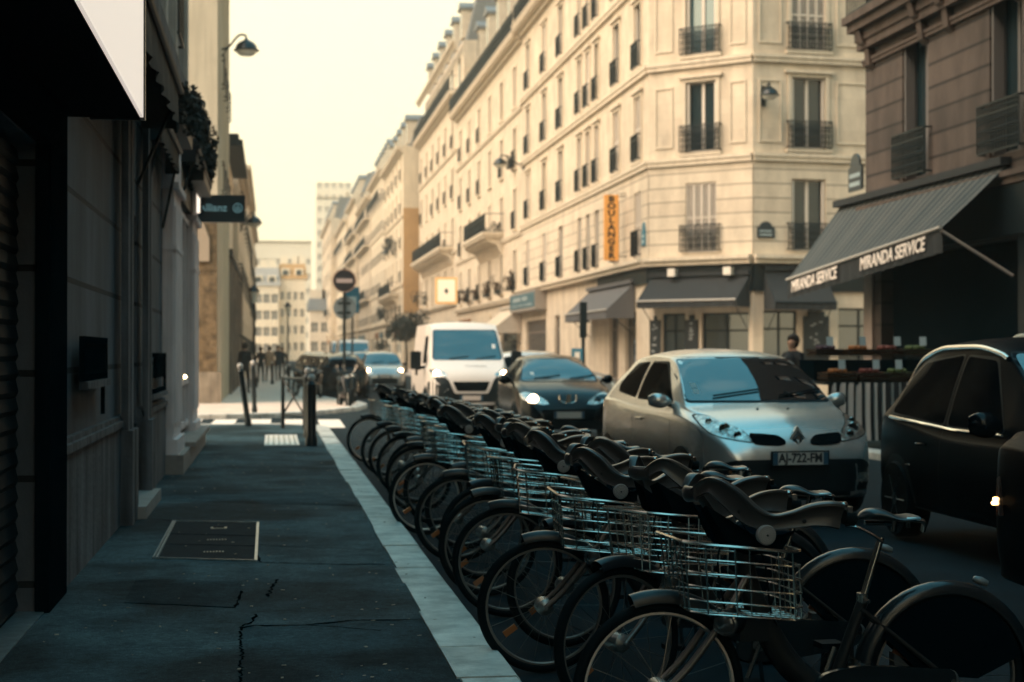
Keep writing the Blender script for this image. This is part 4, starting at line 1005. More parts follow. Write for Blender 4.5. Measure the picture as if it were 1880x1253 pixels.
# ============================================================ street lamps, signs, posts
LG_ = M('lantern_glass', (.55, .56, .5), .25, spec=.6)
def wall_lamp(root, rz, reach, label, rise=.45, sc=1):
    r_ = empty('street_lamp', root, rz, label, 'street lamp', 'lanterns on curved wall arms')
    g = MB(); g.bx(-.07, .07, -.06, 0, -.35*sc, .42*sc); g.build('wall_plate', DARK, r_)
    g = MB(); g.tube(bez([(0, -.05, .05), (0, -reach*.35, .12), (0, -reach*.7, rise), (0, -reach*.95, rise+.03), (0, -reach, rise-.12)], 6), .032*sc, 8); g.tube(bez([(0, -.05, -.22), (0, -reach*.2, -.05), (0, -reach*.4, .15)], 5), .018*sc, 6)
    g.build('arm', DARK, r_, 40)
    z = rise-.12; q = .33*sc
    g = MB(); g.lathe([(.03, z+.06), (.09*sc, z), (.20*sc, z-.05*sc), (.29*sc, z-.14*sc), (q, z-.26*sc), (q+.04, z-.28*sc), (q+.04, z-.31*sc), (q*.97, z-.31*sc), (.25*sc, z-.16*sc)], (0, -reach, 0), 2, 24); g.build('lamp_shade', DARK, r_, 40)
    g = MB(); g.lathe([(q*.93, z-.30*sc), (q*.86, z-.37*sc), (q*.6, z-.44*sc), (0, z-.47*sc)], (0, -reach, 0), 2, 20); g.build('diffuser', LG_, r_, 60)
wall_lamp((-1.56, 49.9, 10.35), R(90), .80, 'black wall lantern against the open sky, topmost on the left')
wall_lamp((-1.4, 75.0, 7.2), R(90), .60, 'small distant wall lantern just right of the blue hanging sign')
p = b1.location+FC.loc(.35, 0, 9.85); wall_lamp(tuple(p), FC.ang, .55, 'black wall lantern on the limestone corner between two open windows', .35, .85)
wall_lamp((12.6, 84.2, 11.0), R(-90), 1.25, 'black wall lantern reaching out over the middle of the right facades')
wall_lamp((11.3, 155, 10.6), R(-90), 1.0, 'distant wall lantern on the forward standing house with the ochre gable')
def lamp_post(x, y, h, label):
    r_ = empty('lamp_post', (x, y, PZ), 0, label, 'lamp post')
    g = MB(); g.lathe([(.16, 0), (.16, .3), (.09, .5), (.06, .9), (.045, h-.7), (.07, h-.65), (.03, h-.6)], (0, 0, 0), 2, 12); g.build('post', DARK, r_, 40)
    g = MB(); g.lathe([(.10, h-.6), (.20, h-.15), (.22, h-.12)], (0, 0, 0), 2, 6); g.build('lantern', LG_, r_); g = MB(); g.lathe([(.26, h-.12), (.12, h+.08), (.03, h+.18), (0, h+.25)], (0, 0, 0), 2, 6); g.build('cap', DARK, r_)
lamp_post(-.75, 71, 4.1, 'black lantern post close to the left wall beyond the leaning bollards')
lamp_post(1.0, 112, 4.6, 'distant black lantern post at the kerb between the walkers and the queue of cars')

# no entry sign
ne = empty('no_entry_sign', (2.1, 50, PZ), 0, 'round red no entry sign above a grey disc seen from behind, on one dark post', 'sign')
g = MB(); g.tube([(0, 0, 0), (0, 0, 3.95)], .045, 10); g.build('post', DARK, ne, 40)
z = 3.56
g = MB(); g.lathe([(.335, -.05), (.345, -.08), (.30, -.085), (0, -.085)], (0, 0, z), 1, 40); dk = g.build('sign_disc', M('sign_red', (.018, .018, .022), .35), ne, 30)
g = MB(); g.ring((0, -.083, z), .332, .016, 1, 40, 6); g.build('rim', M('sign_rim', (.28, .17, .13), .5), ne, 40)
g = MB(); g.prism(rpoly([(-.235, z-.06), (.235, z-.06), (.235, z+.06), (-.235, z+.06)], .02), 1, -.095, -.088); g.build('white_bar', M('sign_white', (.42, .33, .31), .5), ne)
g = MB(); g.lathe([(.335, -.01), (.34, -.05), (0, -.052)], (.02, .1, z-.80), 1, 36); g.build('back_disc', M('sign_back', (.17, .20, .21), .5, .2), ne, 30)
g = MB()
for q in (-.66, -.94): g.bx(-.19, .19, .03, .055, z+q-.03, z+q+.03)
g.build('clamp_bar', DARK, ne)
bs = empty('blue_sign', (2.9, 62, 0), 0, 'small blue square sign on a thin post seen just behind the no entry sign', 'sign')
g = MB(); g.tube([(0, 0, 0), (0, 0, 4.3)], .035, 8); g.build('post', DARK, bs); g = MB(); g.bx(-.35, .25, -.06, -.03, 3.0, 3.95); g.build('panel', M('sign_blue', (.03, .16, .24), .4), bs); g = MB(); g.bx(-.25, .15, -.068, -.061, 3.3, 3.6); g.build('pictogram', M('pale_mark', (.4, .5, .52), .5), bs)

def bollard(x, y, h, lean, label, r_=.055, grp='black bollards with pale round heads'):
    o = empty('bollard', (x, y, PZ), 0, label, 'bollard', grp); o.rotation_euler = (lean[1], lean[0], 0)
    g = MB(); g.lathe([(r_*1.25, 0), (r_*1.25, .12), (r_, .16), (r_, h-.16), (r_*1.15, h-.15), (r_*.7, h-.10)], (0, 0, 0), 2, 14); g.build('shaft', DARK, o, 40)
    q = .062; g = MB(); g.lathe([(.03, -q), (q*.75, -q*.7), (q, 0), (q*.75, q*.7), (0, q)], (0, 0, h-.05), 2, 14); g.build('ball_head', M('pale_ball', (.46, .42, .39), .35, spec=.6), o, 80)
bollard(-.46, 33.5, 1.24, (R(-8), 0), 'leaning black bollard with a pale ball head, nearest on the left before the crossing')
bollard(-.42, 40.9, 1.25, (R(-2), 0), 'upright black bollard with a pale ball head just behind the leaning one')
bollard(.60, 26.3, 1.10, (0, 0), 'thick black bollard at the kerb, the nearest of the pair by the cross barrier', .075)
bollard(.62, 29.0, 1.18, (R(-1), 0), 'black bollard standing between the nearest kerb bollard and the cross barrier', .075)
for x, y, lb in ((.6, 62, 'short dark bollard at the far left kerb, nearer of two before the walkers'), (-.0, 78, 'slim dark bollard on the far left pavement beside the walkers')): bollard(x, y, 1.05, (0, 0), lb, .06)
ba = empty('cross_barrier', (.36, 32.3, PZ), 0, 'black pavement barrier with an X brace between the bollards at the corner', 'barrier')
a_, b_ = Vector((-.16, .25, 0)), Vector((.24, -.35, 0)); g = MB()
g = MB(); g.tube([a_, a_+Vector((0, 0, .98))], .038, 10); g.build('post', DARK, ba, 40); g = MB(); g.tube([b_, b_+Vector((0, 0, .98))], .038, 10); g.build('post', DARK, ba, 40)
g = MB(); g.tube([a_+Vector((0, 0, .95)), b_+Vector((0, 0, .95))], .03, 8); g.tube([a_+Vector((0, 0, .25)), b_+Vector((0, 0, .25))], .02, 8); g.build('rail', DARK, ba, 40)
g = MB(); g.tube([a_+Vector((0, 0, .26)), b_+Vector((0, 0, .94))], .018, 8); g.tube([a_+Vector((0, 0, .94)), b_+Vector((0, 0, .26))], .018, 8); g.build('x_brace', DARK, ba, 40)

# orange vertical shop sign
bo = empty('vertical_sign', (12.0, 59.3, 4.85), 0, 'tall orange vertical sign spelling BOULANGER in black capitals', 'sign')
g = MB(); g.bx(-.26, .26, -.07, .07, 0, 2.35); g.build('sign_box', M('sign_orange', (.90, .42, .11), .55, var=.08, vs=3), bo)
LB_ = M('black_letter', (.02, .018, .016), .5); me = None
for i, chh in enumerate('BOULANGER'):
    place_text('letter', text_mesh(chh, .285, .004, LB_, .012, 1.3), bo, (0, -.073, 2.35-.16-i*.2535))
g = MB()
for z in (.15, 2.3): g.tube([(.2, 0, z), (.62, 0, z)], .02, 6)
g.tube([(.2, 0, 2.4), (1.2, .0, 2.4)], .012, 5); g.build('bracket', BLACKM, bo)
# lit pharmacy style sign
ph = empty('lit_sign', (10.75, 105, 4.6), 0, 'glowing cream square sign with an amber border and a dark diamond on the right side', 'sign')
g = MB(); g.bx(-.68, .68, -.1, .1, 0, 1.65); g.build('sign_frame', M('amber_frame', (.7, .38, .12), .5, emit=(1, .5, .16, .3)), ph)
g = MB(); g.bx(-.55, .55, -.12, -.101, .13, 1.52); g.build('light_face', M('lit_face', (.8, .72, .55), .5, emit=(1, .84, .58, .35)), ph)
g = MB(); g.prism([(0, .60), (.13, .80), (0, 1.0), (-.13, .80)], 1, -.135, -.121); g.build('diamond_mark', DARK, ph)
g = MB(); g.tube([(.68, 0, .8), (1.85, 0, .8)], .04, 6); g.build('bracket', BLACKM, ph)
# street name plates
def plate(root, rz, w_, h, mat, label, arch=True):
    r_ = empty('street_name_plate', root, rz, label, 'street sign'); g = MB(); g.bx(-w_/2, w_/2, -.045, 0, 0, h); g.build('plate', mat, r_)
    if arch:
        g = MB(); g.prism([(w_*.36*math.cos(R(a)), h+.001+h*.55*math.sin(R(a))) for a in range(0, 181, 20)], 1, -.045, 0); g.build('arched_crest', mat, r_)
    g = MB(); rnd = random.Random(3)
    for z in (.62, .26):
        x = -w_*.38
        while x < w_*.34: q = rnd.uniform(.02, .05); g.bx(x, x+q, -.053, -.046, h*z-h*.08, h*z+h*.1); x += q+.022
    g.build('lettering', M('pale_mark', (.4, .5, .52), .5), r_)
NAVY = M('enamel_navy', (.010, .022, .032), .35)
plate(tuple(b1.location+FC.loc(.42, -.035, 5.28)), FC.ang, .60, .34, NAVY, 'dark street name plate with an arched top on the canted corner building')
plate(tuple(b1.location+FA.loc(LA-.6, -.035, 5.2)), FA.ang, .55, .52, M('enamel_blue', (.02, .16, .24), .35), 'small bright blue street plate at the edge of the main street facade')
plate((12.5, 35.05, 5.05), R(-90), .85, .52, NAVY, 'dark framed plaque with an arched crest on the brown banded building')
# black post with a small panel, right pavement
bp_ = empty('traffic_post', (9.5, 51.3, PZ), 0, 'thick black traffic post with a small blue panel in front of the café', 'post')
g = MB(); g.bx(-.1, .1, -.1, .1, 1.9, 3.0); g.build('signal_head', DARK, bp_); g = MB(); g.tube([(0, 0, 0), (0, 0, 3.0)], .06, 10); g.build('post', DARK, bp_, 40)
g = MB(); g.box((-.2, -.05, 1.35), (.34, .04, .45), R(-20)); g.build('panel', M('sign_blue', (.03, .16, .24), .4), bp_); g = MB(); g.box((-.2, -.08, 1.35), (.16, .02, .22), R(-20)); g.build('notice', WHITEP, bp_)

# street tree by the right kerb
tr = empty('street_tree', (9.5, 121, PZ), 0, 'round dark leafy street tree at the right kerb behind the white van', 'tree')
g = MB(); g.tube([(0, 0, 0), (.05, 0, 1.2), (-.02, .05, 2.4)], [.11, .085, .06], 8)
for a in range(5): g.tube([(-.02, .05, 2.2), (.5*math.cos(a*1.26), .5*math.sin(a*1.26), 3.1)], [.05, .02], 6)
g.build('trunk', M('bark', (.05, .04, .03), .9), tr, 60)
g = MB(); leaves(g, (0, 0, 3.35), (1.55, 1.4, 1.25), 4500, .16, random.Random(12), 26); g.build('crown', FLORA, tr)
# flower boxes on window ledges of the right facades
k = 0
for s, z, lb in ((L2_-2.6, 4.75, 'nearest to the blue shop sign'), (L2_-7.7, 4.75, 'second from the blue shop sign'), (L2_-12.8, 4.75, 'third from the blue shop sign'), (L2_-18, 4.75, 'fourth from the blue shop sign'), (L2_-23, 4.75, 'farthest from the blue shop sign')):
    q = b2.location+F2.loc(s, -.28, z); flower_box(q.x, q.y, q.z, 1.3, 'autumn flower box on the cream house, '+lb, (.7, .3, .42), 420, 'flower boxes above the shops on the right', 30+k, .10, R(-90), M('autumn_foliage', (.055, .030, .014), .8, var=.6, vs=5)); k += 1
for s, z, lb in ((L2_-7.7, 8.05, 'just left of the wall lantern'), (L2_-12.8, 8.0, 'second to the left of the wall lantern'), (L2_-2.6, 11.15, 'directly over the wall lantern')):
    q = b2.location+F2.loc(s, -.3, z); flower_box(q.x, q.y, q.z, 1.0, 'dark plant box on the cream house, '+lb, (.5, .28, .38), 260, 'dark plant boxes on the cream house', 40+k, .10, R(-90), FLORA); k += 1
for s, z, lb in ((3.2, 5.0, 'lower'), (14, 11.2, 'upper')):
    q = b4.location+F4.loc(s, -.5, z); flower_box(q.x, q.y, q.z, 3, '%s dark balcony hedge on the house with the ochre gable' % lb, (1.6, .5, .8), 700, 'balcony hedges far along the right', 50+k, .16, R(-90), FLORA); k += 1
# ============================================================ vehicles
def pchip(keys):
    xs = [k[0] for k in keys]; ys = [k[1] for k in keys]; n = len(xs)
    h = [xs[i+1]-xs[i] for i in range(n-1)]; d = [(ys[i+1]-ys[i])/h[i] for i in range(n-1)]
    m = [d[0]]+[0 if d[i-1]*d[i] <= 0 else 2*d[i-1]*d[i]/(d[i-1]+d[i]) for i in range(1, n-1)]+[d[-1]]
    def f(x):
        if x <= xs[0]: return ys[0]
        if x >= xs[-1]: return ys[-1]
        i = max(j for j in range(n-1) if xs[j] <= x); t = (x-xs[i])/h[i]
        return (2*t**3-3*t*t+1)*ys[i]+(t**3-2*t*t+t)*h[i]*m[i]+(-2*t**3+3*t*t)*ys[i+1]+(t**3-t*t)*h[i]*m[i+1]
    return f
def car_mesh(P, mat):
    """a closed body lofted from cross-sections along its length (front at y = 0, facing -Y)"""
    L = P['L']; zt, zs, hw, ht, zb = [pchip(P[k]) for k in ('zt', 'zs', 'hw', 'ht', 'zb')]
    ys = sorted({round(v, 3) for v in [0, .01, .025, .05, .08, .12, .17, .23, .3, .38]+[.38+(L-.76)*i/54 for i in range(55)]+[L-v for v in (0, .01, .03, .06, .1, .15, .22, .3)]})
    g = MB(); n = None
    for y in ys:
        a, b, c, d, e = zt(y), zs(y), hw(y), ht(y), zb(y); k = min(1, max(.15, (a-b)/.4)); cr_ = P.get('crown', .03)
        p = [(0, e), (c*.86, e), (c*.965, e+.09), (c*.997, e+.42*(b-e)), (c*.985, b-.07), (c*.955, b), (c*.93+(d-c*.93)*.5+.02*k, (a+b)/2-.01*k), (d+.012, a-.085*k), (d-.045, a-.03*k), (d*.5, a+cr_*.5), (0, a+cr_)]
        sm = bez([(q[0], q[1], 0) for q in p], 4); half = [(v.x, v.y) for v in sm]
        row = [(x, y, z) for x, z in half]+[(-x, y, z) for x, z in half[-2:0:-1]]
        n = len(row); g.v += row
    m = len(ys)
    for i in range(m-1):
        for k in range(n): a = i*n+k; b = i*n+(k+1) % n; g.f.append([a, a+n, b+n, b]); g.m.append(0)
    g.f.append(list(range(n))); g.m.append(0); g.f.append([(m-1)*n+k for k in range(n)][::-1]); g.m.append(0)
    me = g.mesh('body', mat, 50)
    return me, BVHTree.FromPolygons([Vector(v) for v in g.v], g.f)
def decal(bvh, poly, mode, eps, mat, name, parent, res=.045, L=6, smooth=80):
    pts = []
    for i in range(len(poly)):
        a, b = Vector(poly[i]), Vector(poly[(i+1) % len(poly)]); k = max(1, int((b-a).length/res))
        pts += [a.lerp(b, j/k) for j in range(k)]
    nb = len(pts); x0, x1 = min(p.x for p in pts), max(p.x for p in pts); y0, y1 = min(p.y for p in pts), max(p.y for p in pts)
    def inside(q):
        c = False
        for i in range(nb):
            a, b = pts[i], pts[i-1]
            if (a.y > q.y) != (b.y > q.y) and q.x < (b.x-a.x)*(q.y-a.y)/(b.y-a.y)+a.x: c = not c
        return c
    q = Vector((x0, y0)); xs = x0+res/2
    while xs < x1:
        z = y0+res/2
        while z < y1:
            p = Vector((xs, z))
            if inside(p) and min((p-b).length for b in pts[:nb]) > res*.4: pts.append(p)
            z += res
        xs += res
    V, E, Fc, *_ = delaunay_2d_cdt(pts, [], [list(range(nb))], 1, 1e-5)
    D = {'f': (lambda p: ((p.x, -3, p.y), (0, 1, 0))), 'l': (lambda p: ((-4, p.x, p.y), (1, 0, 0))), 'r': (lambda p: ((4, p.x, p.y), (-1, 0, 0))), 't': (lambda p: ((p.x, p.y, 4), (0, 0, -1))), 'b': (lambda p: ((p.x, L+3, p.y), (0, -1, 0)))}[mode]
    out = []; ok = []
    for p in V:
        o, d = D(p); h = bvh.ray_cast(Vector(o), Vector(d))
        if h[0] is None: out.append(Vector(o)); ok.append(False); continue
        nn = h[1] if h[1].dot(Vector(d)) < 0 else -h[1]
        out.append(h[0]+nn*eps); ok.append(True)
    g = MB(); g.add(out, [f for f in Fc if all(ok[i] for i in f)])
    return g.build(name, mat, parent, smooth)
WSG = M('windscreen_glass', (.004, .012, .016), .03, spec=.9, ior=1.9, var=.3, vs=3, bump=.06, bs=1.5)
SIDEG = M('side_glass', (.001, .005, .008), .1, spec=.03, ior=1.1)
TRIM = M('black_plastic', (.003, .009, .012), .55, spec=.3)
LAMPC = M('headlamp', (.55, .52, .48), .16, .85, var=.75, vs=14, bump=.8, bs=22, coat=1)
SILV = M('silver_paint', (.74, .705, .67), .27, .72, coat=.3)
BLKP = M('black_car_paint', (.002, .006, .009), .18, .0, coat=.06, spec=.25)
PLATE = M('number_plate', (.62, .54, .48), .5); PLB = M('plate_blue', (.03, .10, .16), .5); PLL = M('plate_letter', (.02, .02, .025), .5)
RIM = M('alloy_rim', (.35, .34, .32), .35, .8)
def wheel(parent, x, y, r, side):
    g = MB(); s = side
    g.lathe([(r*.70, -.10), (r*.93, -.105), (r, -.07), (r, .07), (r*.93, .105), (r*.70, .10)], (x, y, r), 0, 28); w_ = g.build('wheel', RUB, parent, 50)
    g = MB(); g.lathe([(r*.70, s*.085), (r*.66, s*.05), (r*.2, s*.03), (0, s*.03)], (x, y, r), 0, 24)
    for k in range(6):
        a = k*math.pi/3; v = Vector((0, math.cos(a), math.sin(a))); c = Vector((x+s*.075, y, r)); g.tube([c+v*.05, c+v*r*.68], .028, 6)
    g.lathe([(.055, s*.06), (.05, s*.10), (0, s*.105)], (x, y, r), 0, 12); g.build('rim', RIM, w_, 50)
def lamp_glow(parent, x, y, z, r, st=14, col=(1, .66, .34)):
    g = MB(); g.lathe([(0, -r*.6), (r*.6, -r*.45), (r, 0), (r*.7, r*.2), (0, r*.25)], (x, y, z), 1, 14)
    return g.build('lit_bulb', M('lit_lamp_%d' % st, (1, .9, .7), .4, emit=(*col, st)), parent, 60)
def finish_car(root, P, bvh, paint):
    L = P['L']; W_ = max(k[1] for k in P['hw'])
    for y, r in P['wheels']:
        for s in (-1, 1):
            arch = [(y+(r+.055)*math.cos(R(a)), r+(r+.055)*math.sin(R(a))) for a in range(-25, 206, 11)]
            decal(bvh, arch, 'l' if s < 0 else 'r', .003, TRIM, 'wheel_arch', root)
            wheel(root, s*(W_-.085), y, r, s)
    decal(bvh, rpoly(P['ws'], .05), 'f', .004, WSG, 'windscreen', root, .05)
    decal(bvh, rpoly([(p[0]*1.035, p[1]+(.018 if p[1] > 1.2 else -.02)) for p in P['ws']], .06), 'f', .0015, TRIM, 'windscreen_seal', root, .05)
    for k, poly in enumerate(P['side']):
        for s in 'lr':
            decal(bvh, rpoly(poly, .05), s, .004, SIDEG, 'side_window', root, .05)
            c = Vector((sum(p[0] for p in poly)/len(poly), sum(p[1] for p in poly)/len(poly)))
            decal(bvh, rpoly([tuple(c+(Vector(p[:2])-c)+(Vector(p[:2])-c).normalized()*.03) for p in poly], .06), s, .002, P.get('sidetrim', TRIM), 'window_seal', root, .05)
    if 'rear' in P: decal(bvh, rpoly(P['rear'], .06), 'b', .004, SIDEG, 'rear_window', root, .06, L)
    for x0 in (-1, 1):
        for y0, z0, z1 in P.get('seams', ()):
            decal(bvh, [(y0-.004, z0), (y0+.004, z0), (y0+.004, z1), (y0-.004, z1)], 'l' if x0 < 0 else 'r', .002, TRIM, 'door_seam', root, .1)
    zc = P['ws'][0][1]
    for s in (-.35, .3):
        pts = []
        for t in range(6):
            x = s+.48*t/5-.1; h = bvh.ray_cast(Vector((x, -3, zc+.035+.012*t)), Vector((0, 1, 0)))
            if h[0]: pts.append(h[0]+Vector((0, -.02, .012)))
        if len(pts) > 1: g = MB(); g.tube(pts, .009, 5); g.build('wiper', TRIM, root)
def mirror(root, x, y, z, s, mat, w_=.2, h=.13):
    g = MB()
    prof = bez([(0, -.01, 0), (s*w_*.35, -.035, .005), (s*w_*.75, -.03, .015), (s*w_, .01, .012)], 5)
    g.tube([Vector((x, y, z))+p for p in prof], bezr([(.035, .03), (.05, h*.5), (.05, h*.52), (.02, h*.35)], 5), 12); g.build('mirror', mat, root, 60)
    g = MB(); g.tube([(x-s*.06, y+.02, z-.05), (x+s*.02, y, z-.02)], .022, 8); g.build('mirror_arm', TRIM, root, 60)
def plate_no(root, x, y, z, txt, w_=.52, h=.11):
    g = MB(); g.bx(x-w_/2, x+w_/2, y-.012, y, z-h/2, z+h/2); p = g.build('number_plate', PLATE, root)
    g = MB(); g.bx(x-w_/2-.001, x-w_/2+.045, y-.014, y-.0121, z-h/2+.001, z+h/2-.001); g.bx(x+w_/2-.045, x+w_/2+.001, y-.014, y-.0121, z-h/2+.001, z+h/2-.001); g.build('blue_band', PLB, p)
    g = MB()
    for a, b_, c, d in ((-w_/2-.012, w_/2+.012, -h/2-.012, -h/2-.001), (-w_/2-.012, w_/2+.012, h/2+.001, h/2+.012), (-w_/2-.012, -w_/2-.002, -h/2, h/2), (w_/2+.002, w_/2+.012, -h/2, h/2)): g.bx(x+a, x+b_, y-.013, y+.01, z+c, z+d)
    g.build('plate_frame', TRIM, p)
    if txt: place_text('lettering', text_mesh(txt, .112, .001, PLL, .0035, .86), p, (x, y-.0135, z+.002))

# ---- silver hatchback
C = dict(L=4.0, crown=.035,
    zt=[(0, .56), (.02, .66), (.07, .75), (.16, .83), (.35, .905), (.65, .975), (.95, 1.035), (1.05, 1.09), (1.35, 1.30), (1.68, 1.475), (1.95, 1.525), (2.5, 1.54), (3.1, 1.50), (3.5, 1.43), (3.72, 1.28), (3.88, 1.02), (3.96, .85), (4.0, .62)],
    zs=[(0, .53), (.03, .62), (.1, .70), (.3, .81), (.6, .90), (.95, .955), (1.6, .985), (2.4, 1.01), (3.2, 1.05), (3.6, 1.05), (3.85, .93), (3.95, .80), (4.0, .58)],
    hw=[(0, .56), (.03, .63), (.1, .705), (.22, .765), (.45, .82), (.75, .845), (1.2, .85), (2.6, .855), (3.3, .85), (3.65, .82), (3.88, .74), (4, .60)],
    ht=[(0, .40), (.1, .50), (.3, .60), (.6, .67), (.95, .735), (1.3, .69), (1.68, .625), (2.2, .61), (3.0, .59), (3.5, .55), (3.8, .52), (4, .42)],
    zb=[(0, .24), (.3, .2), (3.6, .2), (4, .3)],
    wheels=[(.82, .305), (3.38, .305)], ws=[(-.715, 1.075), (.715, 1.075), (.60, 1.47), (-.60, 1.47)],
    side=[[(1.28, 1.06), (2.38, 1.07), (2.36, 1.43), (1.86, 1.42)], [(2.48, 1.08), (3.12, 1.13), (3.2, 1.2), (2.98, 1.40), (2.48, 1.43)]],
    rear=[(-.5, 1.12), (.5, 1.12), (.42, 1.4), (-.42, 1.4)], seams=[(1.18, .3, 1.0), (2.42, .32, 1.02)])
SILVBOT = M('silver_paint', (.5, .47, .43))
clio = empty('silver_car', (4.67, 14.6, .02), R(4.2), 'silver hatchback with registration AJ-722-FM facing us in the street', 'car')
me, bv = car_mesh(C, SILV); link('body', me, clio); finish_car(clio, C, bv, SILV)
decal(bv, rpoly([(-.80, .22), (.80, .22), (.80, .50), (.60, .575), (-.60, .575), (-.80, .50)], .04), 'f', .003, TRIM, 'lower_bumper', clio, .05)
for s in (-1, 1):
    hl = [(-.775, .945), (-.735, .965), (-.66, .952), (-.58, .895), (-.47, .83), (-.405, .735), (-.43, .722), (-.56, .74), (-.68, .765), (-.755, .80), (-.785, .87)]
    q = [(-s*x, z) for x, z in hl]
    if s > 0: q = q[::-1]
    decal(bv, rpoly(q, .02), 'f', .0025, TRIM, 'headlight_rim', clio, .03)
    c_ = Vector((sum(p[0] for p in q)/len(q), sum(p[1] for p in q)/len(q)))
    hd = decal(bv, rpoly([tuple(c_+(Vector(p)-c_)*.93) for p in q], .02), 'f', .006, LAMPC, 'headlight', clio, .025)
    for x, z, r in ((-.62, .845, .055), (-.70, .90, .035), (-.54, .79, .04)):
        x *= -s; h = bv.ray_cast(Vector((x, -3, z)), Vector((0, 1, 0)))[0]
        g = MB(); g.lathe([(r, -.012), (r*.85, -.022), (r*.55, .004), (0, .012)], h, 1, 20); g.build('reflector', CHROME, hd, 40)
    sl = [(-.44, .805), (-.31, .80), (-.17, .785), (-.115, .74), (-.12, .705), (-.19, .695), (-.33, .70), (-.42, .715)]
    q = [(-s*x, z) for x, z in sl]
    if s > 0: q = q[::-1]
    decal(bv, rpoly(q, .03), 'f', .009, M('grille_black', (.002, .005, .007), .8, spec=.05), 'grille', clio, .02)
    g = MB(); h = bv.ray_cast(Vector((s*.15, .66, 3)), Vector((0, 0, -1)))[0]; g.lathe([(.014, 0), (.012, .01), (0, .012)], h, 2, 10); g.build('washer_jet', TRIM, clio)
    decal(bv, [(s*.62-.07, .37), (s*.62+.07, .37), (s*.62+.05, .45), (s*.62-.05, .45)], 'f', .006, LAMPC, 'fog_light', clio, .03)
h = bv.ray_cast(Vector((0, -3, .76)), Vector((0, 1, 0)))[0]
g = MB(); o_ = [(0, .082), (.056, 0), (0, -.082), (-.056, 0)]; i_ = [(0, .045), (.027, 0), (0, -.045), (-.027, 0)]
for t in range(4):
    a, b_, c, d = o_[t], o_[(t+1) % 4], i_[(t+1) % 4], i_[t]
    g.add([(a[0], h.y-.012, .76+a[1]), (b_[0], h.y-.012, .76+b_[1]), (c[0], h.y-.032, .76+c[1]), (d[0], h.y-.032, .76+d[1]), (a[0], h.y+.04, .76+a[1]), (b_[0], h.y+.04, .76+b_[1])], [(0, 1, 2, 3), (0, 4, 5, 1)])
em = g.build('emblem', M('emblem_steel', (.35, .36, .36), .25, .9), clio)
g = MB(); g.prism([(.115*x/.082*.95, .76+.115*z/.082) for x, z in o_], 1, h.y-.004, h.y+.04); g.build('emblem_base', SILV, em)
plate_no(clio, 0, -.018, .585, 'AJ-722-FM')
mirror(clio, -.80, 1.32, 1.06, -1, SILV); mirror(clio, .80, 1.32, 1.06, 1, SILV)
g = MB(); hh = bv.ray_cast(Vector((-4, 2.15, .87)), Vector((1, 0, 0)))[0]; g.tube([hh+Vector((-.012, -.09, 0)), hh+Vector((-.03, 0, .005)), hh+Vector((-.012, .09, 0))], .013, 8); g.build('door_handle', CHROME, clio, 60)
for x, z in ((-.585, 1.16), (-.585, 1.215)):    # stickers low on the windscreen
    decal(bv, [(x-.03, z-.024), (x+.03, z-.024), (x+.03, z+.022), (x-.03, z+.022)], 'f', .0055, M('sticker', (.5, .58, .58), .6), 'sticker', clio, .03)

# ---- black car with one bright headlight
B = dict(L=4.05, crown=.03,
    zt=[(0, .48), (.03, .56), (.1, .66), (.3, .80), (.7, .93), (1.0, 1.0), (1.12, 1.03), (1.5, 1.24), (1.95, 1.41), (2.3, 1.46), (2.8, 1.46), (3.3, 1.38), (3.7, 1.2), (3.95, .98), (4.05, .6)],
    zs=[(0, .45), (.05, .56), (.2, .70), (.5, .82), (1.0, .93), (2, .97), (3, 1.0), (3.7, .98), (4.05, .55)],
    hw=[(0, .50), (.04, .60), (.14, .70), (.35, .79), (.7, .84), (1.2, .86), (3, .86), (3.6, .82), (3.95, .7), (4.05, .55)],
    ht=[(0, .36), (.2, .55), (.6, .66), (1.1, .71), (1.5, .64), (1.95, .56), (2.8, .55), (3.5, .5), (4.05, .4)],
    zb=[(0, .22), (.3, .19), (4.05, .25)], wheels=[(.86, .31), (3.4, .31)],
    ws=[(-.68, 1.02), (.68, 1.02), (.54, 1.40), (-.54, 1.40)],
    side=[[(1.45, 1.02), (2.5, 1.03), (2.48, 1.37), (2.05, 1.36)], [(2.6, 1.03), (3.3, 1.08), (3.15, 1.30), (2.6, 1.37)]],
    rear=[(-.5, 1.05), (.5, 1.05), (.4, 1.3), (-.4, 1.3)], seams=[(1.3, .3, .95)])
def std_front(car, bv, hl, lit, emb=True):
    for s in (-1, 1):
        q = [(-s*x, z) for x, z in hl]; q = q[::-1] if s > 0 else q
        decal(bv, rpoly(q, .02), 'f', .005, LAMPC, 'headlight', car, .035)
        if lit[0 if s < 0 else 1]:
            x = s*lit[2]; h = bv.ray_cast(Vector((x, -3, lit[3])), Vector((0, 1, 0)))[0]; lamp_glow(car, h.x, h.y-.02, h.z, lit[4], lit[5])
pc = empty('black_hatchback', (5.05, 28.6, .03), R(-1), 'black car with one glaring headlight between the silver hatchback and the white van', 'car')
me, bv = car_mesh(B, BLKP); link('body', me, pc); finish_car(pc, B, bv, BLKP)
std_front(pc, bv, [(-.80, .80), (-.70, .84), (-.55, .80), (-.38, .70), (-.33, .63), (-.45, .62), (-.65, .66), (-.77, .72)], (True, False, .60, .71, .095, 9))
decal(bv, rpoly([(-.42, .36), (.42, .36), (.48, .54), (-.48, .54)], .05), 'f', .004, M('grille_black', (.003, .007, .009), .6), 'grille', pc, .05)
h = bv.ray_cast(Vector((0, -3, .70)), Vector((0, 1, 0)))[0]
g = MB(); g.tube(bez([(-.15, h.y-.005, .79), (-.13, h.y-.03, .68), (0, h.y-.04, .65), (.13, h.y-.03, .68), (.15, h.y-.005, .79)], 5), .014, 6); g.build('grille_surround', CHROME, pc, 60)
